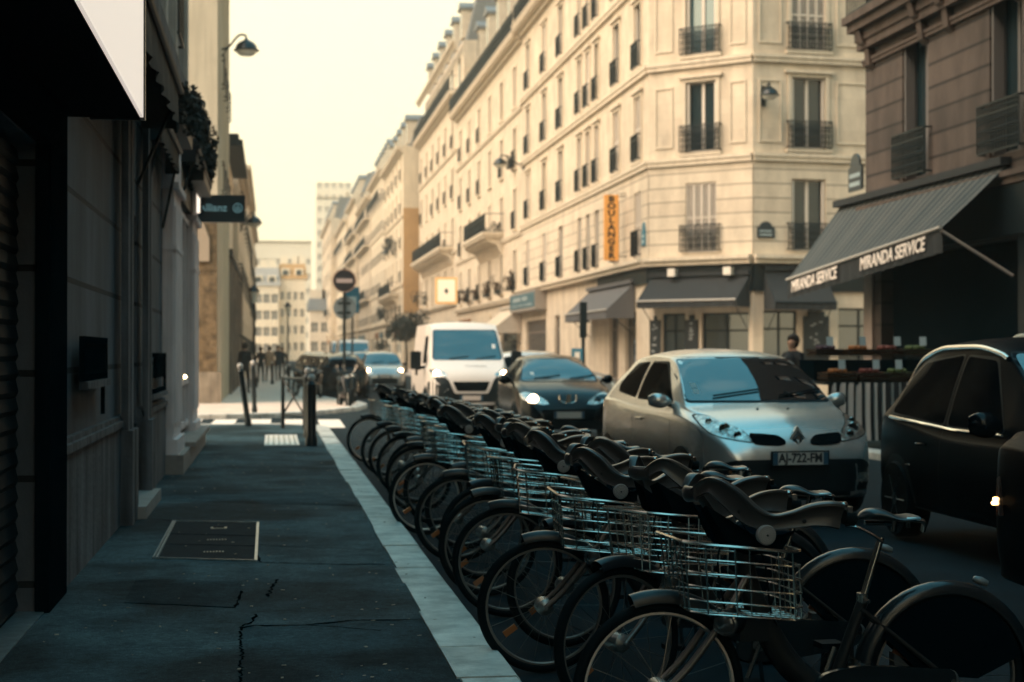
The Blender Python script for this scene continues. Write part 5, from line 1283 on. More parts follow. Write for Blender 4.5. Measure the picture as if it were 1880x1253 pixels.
g = MB(); g.prism(rpoly([(-.03, .655), (.02, .66), (.045, .70), (.035, .75), (.055, .79), (.01, .80), (-.045, .785), (-.02, .74), (-.05, .70)], .012), 1, h.y-.05, h.y-.02); g.build('emblem', CHROME, pc)
plate_no(pc, 0, -.012, .45, None)
mirror(pc, -.83, 1.5, 1.03, -1, BLKP, .2, .15); mirror(pc, .83, 1.5, 1.03, 1, BLKP, .2, .15)
decal(bv, [(-.49, 1.12), (-.43, 1.12), (-.43, 1.17), (-.49, 1.17)], 'f', .0055, M('sticker', (.5, .58, .58), .6), 'sticker', pc, .04)

# ---- dark people carrier seen from its side, rear at the left
D_ = dict(L=4.3, crown=.03,
    zt=[(0, .55), (.05, .66), (.2, .80), (.8, .97), (1.05, 1.05), (1.6, 1.38), (2.0, 1.57), (2.5, 1.63), (3.0, 1.625), (3.5, 1.55), (3.7, 1.47), (3.9, 1.26), (4.1, 1.0), (4.22, .85), (4.3, .55)],
    zs=[(0, .5), (.1, .65), (.5, .80), (1.2, .88), (2.4, .90), (3.4, .98), (3.9, 1.02), (4.15, .9), (4.3, .5)],
    hw=[(0, .55), (.1, .72), (.4, .82), (.9, .88), (3.4, .89), (3.8, .87), (4.1, .80), (4.3, .62)],
    ht=[(0, .4), (.5, .66), (1.1, .72), (2.0, .62), (3.2, .62), (3.7, .60), (4.0, .62), (4.3, .5)],
    zb=[(0, .24), (4.3, .26)], wheels=[(.85, .32), (3.5, .32)],
    ws=[(-.68, 1.07), (.68, 1.07), (.58, 1.52), (-.58, 1.52)],
    side=[[(1.55, .955), (2.55, .965), (2.55, 1.50), (2.05, 1.47)], [(2.63, .97), (3.72, 1.03), (3.62, 1.30), (3.42, 1.44), (2.63, 1.51)]],
    rear=[(-.5, 1.1), (.5, 1.1), (.45, 1.45), (-.45, 1.45)], seams=[(2.6, .3, .95), (1.45, .3, .93)])
NIGHT = M('night_black_paint', (.001, .005, .008), .35, .0, spec=.02)
CHT = M('polished_trim', (.92, .88, .82), .2, 1)
dc = empty('people_carrier', (6.02, 9.95, .02), 0, 'black people carrier with a bright window trim, cut off by the right edge', 'car')
me, bv = car_mesh(D_, NIGHT); link('body', me, dc); finish_car(dc, D_, bv, BLKP)
for s, sd in ((-1, 'l'), (1, 'r')):
    def hp(y, z, o_=.012):
        q = bv.ray_cast(Vector((4*s, y, z)), Vector((-s, 0, 0)))[0]
        return q+Vector((s*o_, 0, 0)) if q else None
    g = MB(); g.tube([p for p in [hp(1.5+i*.1, .935+.045*max(0, (i*.1-.9))) for i in range(23)] if p], (.016), 6); g.build('belt_trim', CHT, dc, 60)
    top = [(y, pchip(D_['zt'])(y)-.055) for y in [1.9+.08*i for i in range(27)]]
    ps = [p for p in [hp(y, z, .006) for y, z in top] if p]
    g = MB(); g.tube(ps, .022, 8); g.build('roof_trim', CHT, dc, 60)  # bright tube stands for the sky reflected along the body edge
    decal(bv, rpoly([(4.02, .78), (4.20, .72), (4.24, .88), (4.08, .98)], .03), sd, .004, M('tail_lamp', (.10, .05, .035), .15, coat=1), 'tail_light', dc, .03)
    g = MB(); q = hp(2.95, .80, .0); g.tube([q+Vector((s*.01, -.1, 0)), q+Vector((s*.03, 0, 0)), q+Vector((s*.01, .1, 0))], .014, 6); g.build('door_handle', BLKP, dc, 60)
    g = MB(); q = hp(3.2, .62, 0); g.tube([q+Vector((s*.012, -.05, 0)), q+Vector((s*.012, .05, 0))], .008, 5); g.build('side_marker', CHT, dc, 60)
    mirror(dc, s*.84, 1.6, 1.0, s, BLKP, .22, .17)
# ---- black saloon whose boot just enters at the right edge
E_ = dict(L=4.5, crown=.02,
    zt=[(0, .5), (.1, .68), (.4, .84), (1.1, .98), (1.9, 1.36), (2.4, 1.42), (3.0, 1.38), (3.65, 1.12), (3.8, 1.09), (4.1, 1.10), (4.36, 1.09), (4.42, 1.0), (4.5, .6)],
    zs=[(0, .45), (.2, .7), (1.2, .90), (3.2, .96), (4.3, 1.02), (4.42, .92), (4.5, .5)],
    hw=[(0, .5), (.2, .76), (.8, .85), (3.8, .86), (4.3, .83), (4.44, .76), (4.5, .6)],
    ht=[(0, .4), (1.0, .68), (1.9, .56), (3.0, .55), (3.7, .66), (4.3, .70), (4.5, .55)], zb=[(0, .22), (4.5, .24)], wheels=[(.85, .31), (3.55, .31)],
    ws=[(-.65, 1.0), (.65, 1.0), (.53, 1.33), (-.53, 1.33)], side=[[(1.6, .97), (2.5, .98), (2.5, 1.32), (2.05, 1.3)], [(2.6, .98), (3.4, 1.02), (3.05, 1.27), (2.6, 1.32)]], seams=[(1.4, .3, .9), (2.55, .3, .95)])
sc_ = empty('saloon_car', (4.88, 4.75, .02), 0, 'black saloon at the right edge, only its rear corner and amber lamp in view', 'car')
me, bv = car_mesh(E_, NIGHT); link('body', me, sc_); finish_car(sc_, E_, bv, BLKP)
for s, sd in ((-1, 'l'), (1, 'r')):
    tl = decal(bv, rpoly([(4.18, .62), (4.44, .60), (4.46, .80), (4.25, .84)], .03), sd, .004, M('tail_lamp', (.10, .05, .035), .15, coat=1), 'tail_light', sc_, .03)
    q = bv.ray_cast(Vector((4*s, 4.34, .69)), Vector((-s, 0, 0)))[0]; g = MB()
    g.lathe([(0, -.012), (.013, -.01), (.018, 0), (.013, .01), (0, .012)], q+Vector((s*.012, -.01, .012)), 2, 10); g.lathe([(0, -.012), (.013, -.01), (.018, 0), (.013, .01), (0, .012)], q+Vector((s*.012, .008, -.012)), 2, 10)
    g.build('amber_bulb', M('amber_lit', (1, .6, .25), .4, emit=(1, .55, .2, 6)), tl, 60)

# ---- white van
V_ = dict(L=5.0, crown=.03,
    zt=[(0, .70), (.03, .85), (.1, .98), (.25, 1.10), (.55, 1.23), (.72, 1.30), (1.2, 1.80), (1.55, 2.10), (1.75, 2.20), (2.2, 2.25), (4.8, 2.25), (4.95, 2.15), (5.0, 1.9)],
    zs=[(0, .62), (.06, .80), (.3, 1.02), (.8, 1.14), (1.5, 1.22), (5, 1.25)],
    hw=[(0, .66), (.04, .78), (.14, .88), (.4, .96), (.9, 1.0), (1.6, 1.02), (4.8, 1.02), (5, .98)],
    ht=[(0, .5), (.2, .70), (.6, .84), (.75, .87), (1.2, .84), (1.7, .80), (2.2, .86), (5, .86)], zb=[(0, .3), (5, .35)], wheels=[(.95, .34), (4.0, .34)],
    ws=[(-.82, 1.34), (.82, 1.34), (.745, 2.06), (-.745, 2.06)], side=[[(1.15, 1.28), (2.0, 1.28), (2.0, 1.9), (1.7, 1.9)]], seams=[(2.1, .4, 2.0)])
WV = M('white_van_paint', (.66, .60, .55), .4, coat=.3)
vn = empty('white_van', (4.62, 39.3, .03), 0, 'white panel van with both headlights lit and a framed black grille', 'van')
me, bv = car_mesh(V_, WV); link('body', me, vn); finish_car(vn, V_, bv, WV)
std_front(vn, bv, [(-.95, 1.12), (-.78, 1.14), (-.58, 1.03), (-.56, .97), (-.75, .96), (-.92, 1.0)], (True, True, .80, 1.035, .075, 16))
decal(bv, rpoly([(-.98, .36), (.98, .36), (.98, .82), (.86, .95), (.60, .95), (.52, .86), (-.52, .86), (-.60, .95), (-.86, .95), (-.98, .82)], .04), 'f', .003, TRIM, 'bumper', vn, .06)
decal(bv, rpoly([(-.40, .56), (.40, .56), (.54, .90), (-.54, .90)], .06), 'f', .010, WV, 'grille_frame', vn, .05)
decal(bv, rpoly([(-.34, .62), (.34, .62), (.44, .84), (-.44, .84)], .04), 'f', .014, M('grille_black', (.003, .007, .009), .6), 'grille', vn, .05)
q = bv.ray_cast(Vector((0, -3, .45)), Vector((0, 1, 0)))[0]; plate_no(vn, 0, q.y-.012, .46, None)
g = MB(); q = bv.ray_cast(Vector((0, -3, 1.05)), Vector((0, 1, 0)))[0]; o_ = text_mesh('TRANSPORT', .085, .002, M('van_letter', (.3, .28, .27), .6), 0, 1.1)
q = bv.ray_cast(Vector((.05, -3, 1.20)), Vector((0, 1, 0))); k = link('lettering', o_, vn, (.15, q[0].y-.012, 1.20)); k.rotation_euler = (R(35), 0, 0)
for s in (-1, 1):
    g = MB(); g.prism(rpoly([(s*1.10, 1.12), (s*1.34, 1.12), (s*1.34, 1.56), (s*1.10, 1.56)], .05), 1, 1.02, 1.20); m_ = g.build('mirror', TRIM, vn); g = MB(); g.tube([(s*1.0, 1.25, 1.18), (s*1.2, 1.12, 1.13)], .04, 8); g.tube([(s*1.2, 1.1, .98), (s*1.2, 1.1, 1.14)], .03, 8); g.build('mirror_arm', TRIM, vn)
decal(bv, [(.62, 1.72), (.70, 1.72), (.70, 1.62), (.62, 1.62)], 'f', .0055, M('sticker_white', (.6, .6, .58), .6), 'sticker', vn, .05)
decal(bv, rpoly([(2.5, 1.15), (3.3, 1.15), (3.3, 1.55), (2.5, 1.55)], .02), 'l', .004, M('van_side_mark', (.25, .24, .24), .6), 'side_marking', vn, .1)
# ---- pale van roof beyond the people carrier
V2 = dict(V_); v2 = empty('parked_van', (8.1, 16.7, .0), R(180), 'pale blue topped van parked behind the black people carrier, only its roof in view', 'van')
v2.location = (8.0, 20.6, -.02); v2.rotation_euler = (0, 0, 0); v2.location = (8.15, 12.2, -.42)
v2.location.z = 0
V2.update(L=4.4, zt=[(0, .6), (.1, .85), (.6, 1.05), (.9, 1.15), (1.4, 1.6), (1.7, 1.76), (3.9, 1.78), (4.2, 1.70), (4.36, 1.2), (4.4, .6)], zs=[(0, .5), (.2, .8), (1, 1.0), (4.3, 1.05), (4.4, .6)], hw=[(0, .6), (.2, .8), (1, .88), (4.2, .88), (4.4, .78)], ht=[(0, .4), (.8, .7), (1.7, .70), (4.1, .70), (4.4, .6)], zb=[(0, .28), (4.4, .3)], wheels=[(.85, .32), (3.6, .32)], ws=[(-.7, 1.2), (.7, 1.2), (.66, 1.66), (-.66, 1.66)], side=[[(1.5, 1.12), (2.4, 1.12), (2.4, 1.58), (1.85, 1.58)], [(2.5, 1.12), (4.1, 1.15), (4.0, 1.58), (2.5, 1.58)]], seams=[])
me, bv = car_mesh(V2, M('pale_blue_paint', (.20, .27, .29), .25, .3, coat=.6)); link('body', me, v2); finish_car(v2, V2, bv, None)

# ---- queue of cars further down
paints = [M('pale_paint', (.42, .44, .44), .25, .5, coat=.5), M('blue_grey_paint', (.12, .18, .21), .25, .5, coat=.5), M('dark_paint', (.03, .045, .05), .2, .2, coat=.8), M('white_car_paint', (.6, .56, .52), .35, coat=.5)]
F_ = dict(C); F_['ws'] = C['ws']
far1 = empty('waiting_car', (4.35, 66, .03), 0, 'pale silver car with a bright headlight, first in the queue behind the white van', 'car', 'cars queueing down the street')
me, bv = car_mesh(F_, paints[0]); link('body', me, far1); finish_car(far1, F_, bv, None)
std_front(far1, bv, [(-.775, .945), (-.66, .952), (-.47, .83), (-.405, .735), (-.56, .74), (-.755, .80)], (True, True, .64, .82, .085, 20))
decal(bv, rpoly([(-.5, .3), (.5, .3), (.5, .52), (-.5, .52)], .05), 'f', .004, TRIM, 'grille', far1, .08); mirror(far1, -.80, 1.32, 1.06, -1, TRIM); mirror(far1, .80, 1.32, 1.06, 1, TRIM); plate_no(far1, 0, -.018, .6, None)
for i, (x, y, p, lb) in enumerate(((4.25, 76.5, 0, 'blue grey car with its headlights on, second in the queue behind the white van'), (3.9, 86, 1, 'dark bluish car, third in the queue behind the white van'), (3.9, 99, 3, 'white car far down the queue, just before the cluster of tail lights'), (3.9, 113, 0, 'pale car far down the queue beyond the white one'), (3.6, 130, 2, 'dark car near the end of the queue'), (3.4, 150, 1, 'last bluish car one can tell apart in the queue'))):
    c = copy_tree(far1); c.location = (x, y, .03); c['label'] = lb
    b_ = [k for k in c.children if k.name.startswith('body')][0]; b_.material_slots[0].link = 'OBJECT'; b_.material_slots[0].material = paints[[1, 2, 3, 0, 2, 1][i]]
for i, (x, y, lb) in enumerate(((4.6, 83, 'white delivery van towering over the cars waiting in the queue, the nearer one'), (4.5, 92, 'white delivery van towering over the cars waiting in the queue, the farther one'))):
    c = copy_tree(vn); c.location = (x+.0, y+12, .03); c['label'] = lb
# cars parked nose to tail along the left kerb, seen as a dark row
pk = empty('parked_car', (2.1, 57, .02), R(180), 'dark car parked first in the row along the far left kerb', 'car', 'dark cars parked along the far left kerb')
me, bv = car_mesh(B, BLKP); link('body', me, pk); finish_car(pk, B, bv, None); pk.location = (2.35, 60.5, .02)
for i in range(8):
    c = copy_tree(pk); c.location = (2.35-.02*i, 60.5+5.1*(i+1), .02); c['label'] = 'dark car parked in the far left row, %s from the no entry sign' % ('second', 'third', 'fourth', 'fifth', 'sixth', 'seventh', 'eighth', 'ninth')[i]
rc = copy_tree(far1); rc.location = (8.0, 47.5, .03); rc['label'] = 'pale car parked across the side street in front of the corner café window'; del rc['group']
rc.location = (9.3, 45.2, .03); rc.rotation_euler = (0, 0, R(78))
for k in [k for k in rc.children if k.name.startswith('lit_bulb')]: bpy.data.objects.remove(k)

# ---- motorcycles at the corner
def scooter(x, y, rz, label):
    r_ = empty('motorcycle', (x, y, PZ if x < 1.6 else 0), rz, label, 'motorcycle', 'dark motorcycles at the far left corner')
    for yy in (-.65, .65):
        g = MB(); g.ring((0, yy, .29), .24, .055, 0, 24, 8); w_ = g.build('wheel', RUB, r_, 60); g = MB(); g.ring((0, yy, .29), .18, .015, 0, 20, 5)
        for a in range(5): g.tube([(0, yy, .29), (0, yy+.18*math.cos(a*1.257), .29+.18*math.sin(a*1.257))], .012, 4)
        g.build('rim', RIM, w_, 60)
    g = MB(); g.tube(bez([(0, -.55, .45), (0, -.38, .85), (0, -.25, .95)], 5), bezr([(.1, .04), (.16, .07), (.1, .05)], 5), 10); g.tube(bez([(0, -.35, .5), (0, 0, .42), (0, .35, .6), (0, .75, .72)], 5), bezr([(.12, .06), (.15, .12), (.15, .15), (.07, .06)], 5), 10); g.build('body', BLKP, r_, 60)
    g = MB(); g.tube(bez([(0, -.1, .78), (0, .25, .80), (0, .65, .86)], 5), bezr([(.08, .03), (.14, .05), (.10, .04)], 5), 10); g.build('seat', TRIM, r_, 60)
    g = MB(); g.tube([(-.32, -.22, 1.05), (-.12, -.28, 1.0), (.12, -.28, 1.0), (.32, -.22, 1.05)], .018, 6); g.build('handlebar', TRIM, r_); g = MB(); g.lathe([(0, -.1), (.07, -.08), (.08, 0), (.04, .05)], (0, -.36, .88), 1, 12); g.build('headlamp', LAMPC, r_, 60)
    for s in (-1, 1): g = MB(); g.tube([(s*.2, -.28, 1.02), (s*.27, -.30, 1.14)], .008, 5); g.lathe([(0, -.01), (.05, -.008), (.05, .008), (0, .01)], (s*.27, -.30, 1.18), 1, 12); g.build('mirror', CHROME, r_, 60)
    g = MB(); g.tube([(0, -.40, .85), (0, -.65, .29)], .03, 6); g.build('fork', RIM, r_)
    return r_
scooter(1.95, 46.4, R(8), 'dark motorcycle parked at the pale corner kerb, directly under the no entry sign')
scooter(2.3, 48.6, R(-6), 'dark motorcycle parked just behind the one under the no entry sign')
scooter(1.0, 56.5, R(20), 'dark motorcycle on the far left pavement edge, before the row of dark cars')
scooter(1.35, 53.8, R(-15), 'dark motorcycle between the no entry sign and the far left row of cars')

# ---- people
def person(x, y, rz, h, label, coat, trouser, pose, z0=PZ, hairc=(.02, .015, .012), skirt=False):
    r_ = empty('person', (x, y, z0), rz, label, 'person'); k = h/1.75
    st = pose.get('stride', .22); sw = pose.get('swing', .2)
    J = {'pel': (0, 0, .95), 'wai': (0, .0, 1.1), 'che': (0, -.01, 1.32), 'nek': (0, 0, 1.50), 'hd0': (0, -.01, 1.58), 'hd1': (0, -.02, 1.70),
         'lh': (-.09, 0, .90), 'lk': (-.10, -st*.6, .50), 'la': (-.10, -st*.75, .09), 'lt': (-.10, -st*.75-.15, .03), 'rh': (.09, 0, .90), 'rk': (.10, st*.3, .50), 'ra': (.10, st, .12), 'rt': (.10, st-.13, .03),
         'ls': (-.18, 0, 1.42), 'le': (-.24, sw*.4, 1.13), 'lw': (-.23, -sw*.3, .88), 'lf': (-.22, -sw*.45, .79), 'rs': (.18, 0, 1.42), 're': (.24, -sw*.3, 1.13), 'rw': (.23, -sw*.8, .90), 'rf': (.22, -sw, .82)}
    J.update(pose.get('J', {}))
    E = [('pel', 'wai'), ('wai', 'che'), ('che', 'nek'), ('nek', 'hd0'), ('hd0', 'hd1'), ('pel', 'lh'), ('lh', 'lk'), ('lk', 'la'), ('la', 'lt'), ('pel', 'rh'), ('rh', 'rk'), ('rk', 'ra'), ('ra', 'rt'), ('che', 'ls'), ('ls', 'le'), ('le', 'lw'), ('lw', 'lf'), ('che', 'rs'), ('rs', 're'), ('re', 'rw'), ('rw', 'rf')]
    rad = {'pel': (.15, .11), 'wai': (.14, .10), 'che': (.17, .115), 'nek': (.055, .06), 'hd0': (.075, .09), 'hd1': (.085, .10), 'lh': (.09, .09), 'lk': (.06, .06), 'la': (.04, .045), 'lt': (.04, .03), 'rh': (.09, .09), 'rk': (.06, .06), 'ra': (.04, .045), 'rt': (.04, .03), 'ls': (.07, .07), 'le': (.05, .05), 'lw': (.033, .033), 'lf': (.03, .04), 'rs': (.07, .07), 're': (.05, .05), 'rw': (.033, .033), 'rf': (.03, .04)}
    names = list(J); me = bpy.data.meshes.new('person'); me.from_pydata([tuple(c*k for c in J[n]) for n in names], [(names.index(a), names.index(b_)) for a, b_ in E], [])
    o = bpy.data.objects.new('tmp', me); COL.objects.link(o); md = o.modifiers.new('s', 'SKIN'); sb = o.modifiers.new('u', 'SUBSURF'); sb.levels = 2; sb.render_levels = 2
    for i, n in enumerate(names): me.skin_vertices[0].data[i].radius = [q*k for q in rad[n]]; me.skin_vertices[0].data[i].use_root = (n == 'pel')
    bpy.context.view_layer.update(); m2 = bpy.data.meshes.new_from_object(o.evaluated_get(bpy.context.evaluated_depsgraph_get())); bpy.data.objects.remove(o)
    sk = M('skin', (.42, .24, .16), .6); cm = M('cloth_%d' % int(coat[0]*1e4+coat[1]*1e3), coat, .9); tm = M('cloth_%d' % int(trouser[0]*1e4+trouser[1]*1e3), trouser, .9); sh = M('shoe', (.015, .014, .013), .6)
    m2.materials.clear()
    for q in (cm, tm, sk, sh): m2.materials.append(q)
    for p in m2.polygons:
        z = p.center.z/k; x_ = abs(p.center.x/k); p.use_smooth = True
        p.material_index = 2 if z > 1.50 or (x_ > .185 and z < .88 and z > .6) else 3 if z < .1 else 1 if z < .86 else 0
    link('body', m2, r_)
    g = MB(); g.lathe([(0, -.13), (.07, -.11), (.10, -.05), (.108, .0), (.10, .055), (.06, .10), (0, .115)], (0, .012*k, 1.675*k), 2, 14)
    for i, v in enumerate(g.v):
        if v[1] < -.02*k and v[2] < 1.70*k: g.v[i] = (v[0], -.02*k, v[2])
    g.build('hair', M('hair', hairc, .8), r_, 80)
    g = MB(); g.lathe([(0, -.03), (.012, -.015), (.014, 0), (0, .02)], (0, -.125*k, 1.645*k), 2, 6)
    for s in (-1, 1): g.lathe([(0, -.02), (.012, 0), (0, .02)], (s*.095*k, -.01, 1.645*k), 2, 6)
    g.build('face_detail', sk, r_, 60)
    g = MB(); g.tube([(0, 0, .80*k), (0, 0, .95*k), (0, 0, 1.15*k), (0, -.005, 1.35*k), (0, 0, 1.46*k)], [(.20*k, .15*k), (.185*k, .14*k), (.165*k, .13*k), (.19*k, .14*k), (.10*k, .09*k)], 16); g.build('jacket', cm, r_, 70)
    return r_
person(-.15, 84, R(170), 1.74, 'walker in a pale tan jacket heading away down the left pavement', (.30, .22, .15), (.02, .022, .025), {'stride': .3})
person(-.55, 82, R(175), 1.70, 'walker in black clothes left of the one with the tan jacket', (.015, .018, .02), (.02, .022, .025), {'stride': .2})
person(.28, 86, R(5), 1.78, 'walker in a dark coat coming towards us right of the tan jacket', (.02, .025, .03), (.03, .03, .032), {'stride': .32})
person(.55, 96, R(0), 1.72, 'distant walker in dark clothes nearest to the parked cars', (.02, .02, .022), (.02, .022, .03), {'stride': .2})
person(-.95, 60, R(160), 1.76, 'dark clothed person standing by the left wall just beyond the leaning bollards', (.014, .016, .018), (.02, .02, .022), {'stride': .08})
person(8.62, 27.3, R(-60), 1.72, 'dark clothed person with lit face standing behind the silver car at the grocery stall', (.010, .013, .016), (.012, .014, .016), {'stride': .05})
# ============================================================ hire bicycles
SHELL = M('grey_brown_plastic', (.042, .038, .036), .30, spec=.6, var=.08, vs=4, bump=.04, bs=300)
FRM = M('bicycle_frame_paint', (.010, .012, .013), .4, spec=.4)
FEND = M('fender_plastic', (.008, .014, .017), .22, spec=.6)
RIMB = M('dimmed_rim', (.20, .175, .155), .45, .6)  # rim dimmed in colour for wheels lying in the dark
RIMC = M('lit_rim', (.72, .62, .54), .35, .6)  # lit copy of the same rim, the light put into its colour
SPK = M('spoke_steel', (.25, .24, .22), .35, 1)
DISC = M('perforated_disc', (.48, .43, .40), .5, .2)
REFL = M('orange_reflector', (.40, .12, .03), .3, coat=1)
WR = .325
def make_bike():
    """front axle above the origin; the bicycle points to -x"""
    r = empty('hire_bicycle', (0, 0, 0))
    RX = 1.12
    def wh(x, front):
        g = MB(); g.ring((x, 0, WR), WR-.022, .022, 1, 56, 8, rw=.022); t = g.build('front_wheel' if front else 'rear_wheel', RUB, r, 60)
        g = MB(); g.ring((x, 0, WR), .282, .010, 1, 56, 6, rw=.013); g.build('rim', RIMB, t, 60)
        g = MB()
        for k in range(18):
            a = k*math.pi/9; s = 1 if k % 2 else -1; b_ = a+.35*(1 if k % 4 < 2 else -1)
            g.tube([(x+.03*math.cos(b_), s*.03, WR+.03*math.sin(b_)), (x+.275*math.cos(a), 0, WR+.275*math.sin(a))], .0014, 3, False)
        g.build('spokes', SPK, t)
        g = MB(); g.lathe([(.018, -.055), (.04, -.04), (.042, .04), (.018, .055)], (x, 0, WR), 1, 14); g.lathe([(.01, -.075), (.01, .075)], (x, 0, WR), 1, 8); g.build('hub', RIM, t, 50)
        g = MB(); a = R(215 if front else 150); c = Vector((x+.2*math.cos(a), 0, WR+.2*math.sin(a))); g.box(c, (.07, .012, .03), 0, 0, -a+R(0)); g.build('reflector', REFL, t)
    wh(0, True); wh(RX, False)
    # fenders: arched channels
    def fend(x, a0, a1, name, mt=None):
        g = MB(); n = 22; prof = [(-.036, -.03), (-.036, .0), (-.02, .014), (0, .018), (.02, .014), (.036, .0), (.036, -.03)]
        for i in range(n+1):
            a = R(a0+(a1-a0)*i/n)
            for h, q in prof: rr = WR+.025+q; g.v.append((x+rr*math.cos(a), h, WR+rr*math.sin(a)))
        m = len(prof)
        for i in range(n):
            for k in range(m-1): b_ = i*m+k; g.f.append([b_, b_+1, b_+m+1, b_+m]); g.m.append(0)
        return g.build(name, mt or FEND, r, 70)
    fend(0, 48, 108, 'front_fender', DARK); rf = fend(RX, -20, 168, 'rear_fender')
    g = MB(); 
    a = R(168); g.box((RX+(WR+.045)*math.cos(a), 0, WR+(WR+.045)*math.sin(a)), (.012, .085, .018), 0, 0, -a); g.build('fender_clip', CHROME, rf)
    g = MB(); g.lathe([(0, -.035), (.012, -.028), (.017, 0), (.012, .028), (0, .035)], (RX+.15, 0, WR+WR+.035), 0, 12, Matrix.Rotation(R(20), 3, 'Y')); g.build('rear_lamp', M('rear_lamp_lens', (.20, .21, .21), .3, coat=.5), rf, 60)
    # coat guard over the upper rear wheel
    g = MB()
    for s in (-1, 1):
        pts = [(RX+.31*math.cos(R(a)), WR+.31*math.sin(R(a))) for a in range(15, 151, 12)]+[(RX-.10, WR+.02), (RX+.12, WR+.0)]
        g.prism(pts, 1, s*.034-.002, s*.034+.002)
    g.build('wheel_guard', FLATBLK, r)
    # frame
    g = MB(); g.tube(bez([(.33, 0, .80), (.37, 0, .62), (.50, 0, .40), (.66, 0, .29)], 6), bezr([(.028, .03), (.035, .045), (.035, .05), (.04, .04)], 6), 12)
    g.tube([(.66, 0, .29), (RX-.01, .045, WR)], .013, 6); g.tube([(.66, 0, .29), (RX-.01, -.045, WR)], .013, 6)
    g.tube([(.66, 0, .29), (.79, 0, .62)], .022, 10)
    for s in (-1, 1): g.tube([(.775, s*.02, .60), (RX, s*.055, WR)], .010, 6)
    g.tube([(.335, 0, .72), (.325, 0, .84)], .034, 12); g.build('frame', FRM, r, 60)
    g = MB()
    for s in (-1, 1): g.tube(bez([(.335, s*.02, .74), (.24, s*.052, .60), (.10, s*.055, .42), (0, s*.055, WR)], 5), .014, 8)
    g.build('fork', M('fork_steel', (.18, .16, .145), .3, .7), r, 60)
    # cranks, chain guard, pedals
    g = MB(); g.prism(rpoly([(.56, .22), (.74, .21), (RX, .27), (RX+.02, .37), (.75, .40), (.58, .37)], .06), 1, -.075, -.05); g.build('chain_guard', FEND, r, 40)
    g = MB(); g.lathe([(.03, -.09), (.03, .09)], (.66, 0, .29), 1, 12); g.tube([(.66, -.09, .29), (.60, -.10, .14)], .011, 6); g.tube([(.66, .09, .29), (.72, .10, .44)], .011, 6); g.build('crank', CHROME, r, 50)
    for p in ((.60, -.15, .14), (.72, .15, .44)): g = MB(); g.box(p, (.09, .09, .022)); g.build('pedal', RUB, r)
    # seat post and saddle
    g = MB(); g.tube([(.775, 0, .58), (.865, 0, .86)], .0135, 10); sp = g.build('seat_post', CHROME, r, 50)
    g = MB(); g.lathe([(.022, -.015), (.022, .02)], (.79, 0, .635), 2, 12); g.tube([(.79, -.02, .635), (.79, -.06, .63)], .007, 6); g.build('clamp', CHROME, sp, 40)
    g = MB(); P = bez([(.775, 0, .935), (.81, 0, .948), (.86, 0, .946), (.92, 0, .930), (.99, 0, .935)], 5); g.tube(P, bezr([(.015, .006), (.045, .020), (.055, .022), (.075, .012), (.080, .010)], 5), 16); sd = g.build('saddle', M('saddle_vinyl', (.020, .034, .040), .30, spec=.7), r, 70)
    g = MB(); g.tube(bez([(.94, -.06, .93), (1.0, -.07, .925), (1.005, -.06, .885)], 4), .010, 6); g.tube(bez([(.94, .06, .93), (1.0, .07, .925), (1.005, .06, .885)], 4), .010, 6); g.tube([(.80, 0, .915), (.94, 0, .91)], .010, 6); g.tube([(.90, -.045, .925), (.895, -.045, .885)], .011, 6); g.build('saddle_rail', CHROME, sd, 60)
    # basket
    g = MB(); wr = .0036; x0, x1, hw = .075, .50, .19; n = 6
    def bp(x, y, z):     # tilt: falls towards the rider
        t = (z-.60)/.26; return Vector((x-.02*t, y*(1+.12*t), z-.10*(x-.075)+.03))
    def loop(z, r_, k=.0):
        pts = [bp(x0-k, -hw+.05, z), bp(x0+.05, -hw-k, z), bp(x1-.05, -hw-k, z), bp(x1, -hw+.05, z), bp(x1, hw-.05, z), bp(x1-.05, hw+k, z), bp(x0+.05, hw+k, z), bp(x0-k, hw-.05, z)]
        g.tube(pts+[pts[0]], r_, 5, False)
    for z in (.60, .645, .695, .745, .795): loop(z, wr)
    loop(.85, .0062, .015)
    for i in range(7):
        x = x0+.05+(x1-x0-.1)*i/6
        if i not in (1, 4):
            for s in (-1, 1): g.tube([bp(x, s*hw, .60), bp(x, s*(hw+.003), .845)], .0022 if i % 2 else wr, 4, False)
        g.tube([bp(x, -hw, .60), bp(x, hw, .60)], wr*.9, 4, False)
    for i in range(6):
        y = -hw+.06+(2*hw-.12)*i/5
        g.tube([bp(x0, y, .60), bp(x0-.005, y, .85)], wr, 4, False); g.tube([bp(x1, y, .60), bp(x1, y, .80)], wr, 4, False); g.tube([bp(x0+.01, y, .60), bp(x1-.01, y, .60)], wr*.9, 4, False)
    bk = g.build('basket', WIRE, r, 60)
    g = MB(); g.lathe([(.038, -.05), (.048, -.045), (.05, .03), (.035, .045)], (.25, -.06, .575), 0, 20, Matrix.Rotation(R(50), 3, 'Z')); lm = g.build('front_lamp', TRIM, r, 40)
    g = MB(); g.lathe([(.046, .006), (.046, -.004), (.040, -.008), (.037, -.002)], (.218, -.098, .575), 0, 20, Matrix.Rotation(R(50), 3, 'Z')); g.lathe([(.036, 0), (.028, -.010), (0, -.014)], (.220, -.096, .575), 0, 16, Matrix.Rotation(R(50), 3, 'Z')); g.build('lens', M('lamp_lens', (.12, .12, .12), .1, .5, coat=1), lm, 50)
    # swept handlebar shell: hump over the basket, dip at the stem, rise to the grips
    keys = [(.118, .050, 1.040), (.165, .100, 1.075), (.225, .150, 1.032), (.285, .195, .972), (.35, .225, .952), (.42, .243, .960), (.49, .255, .976), (.55, .262, .978), (.592, .264, .970)]
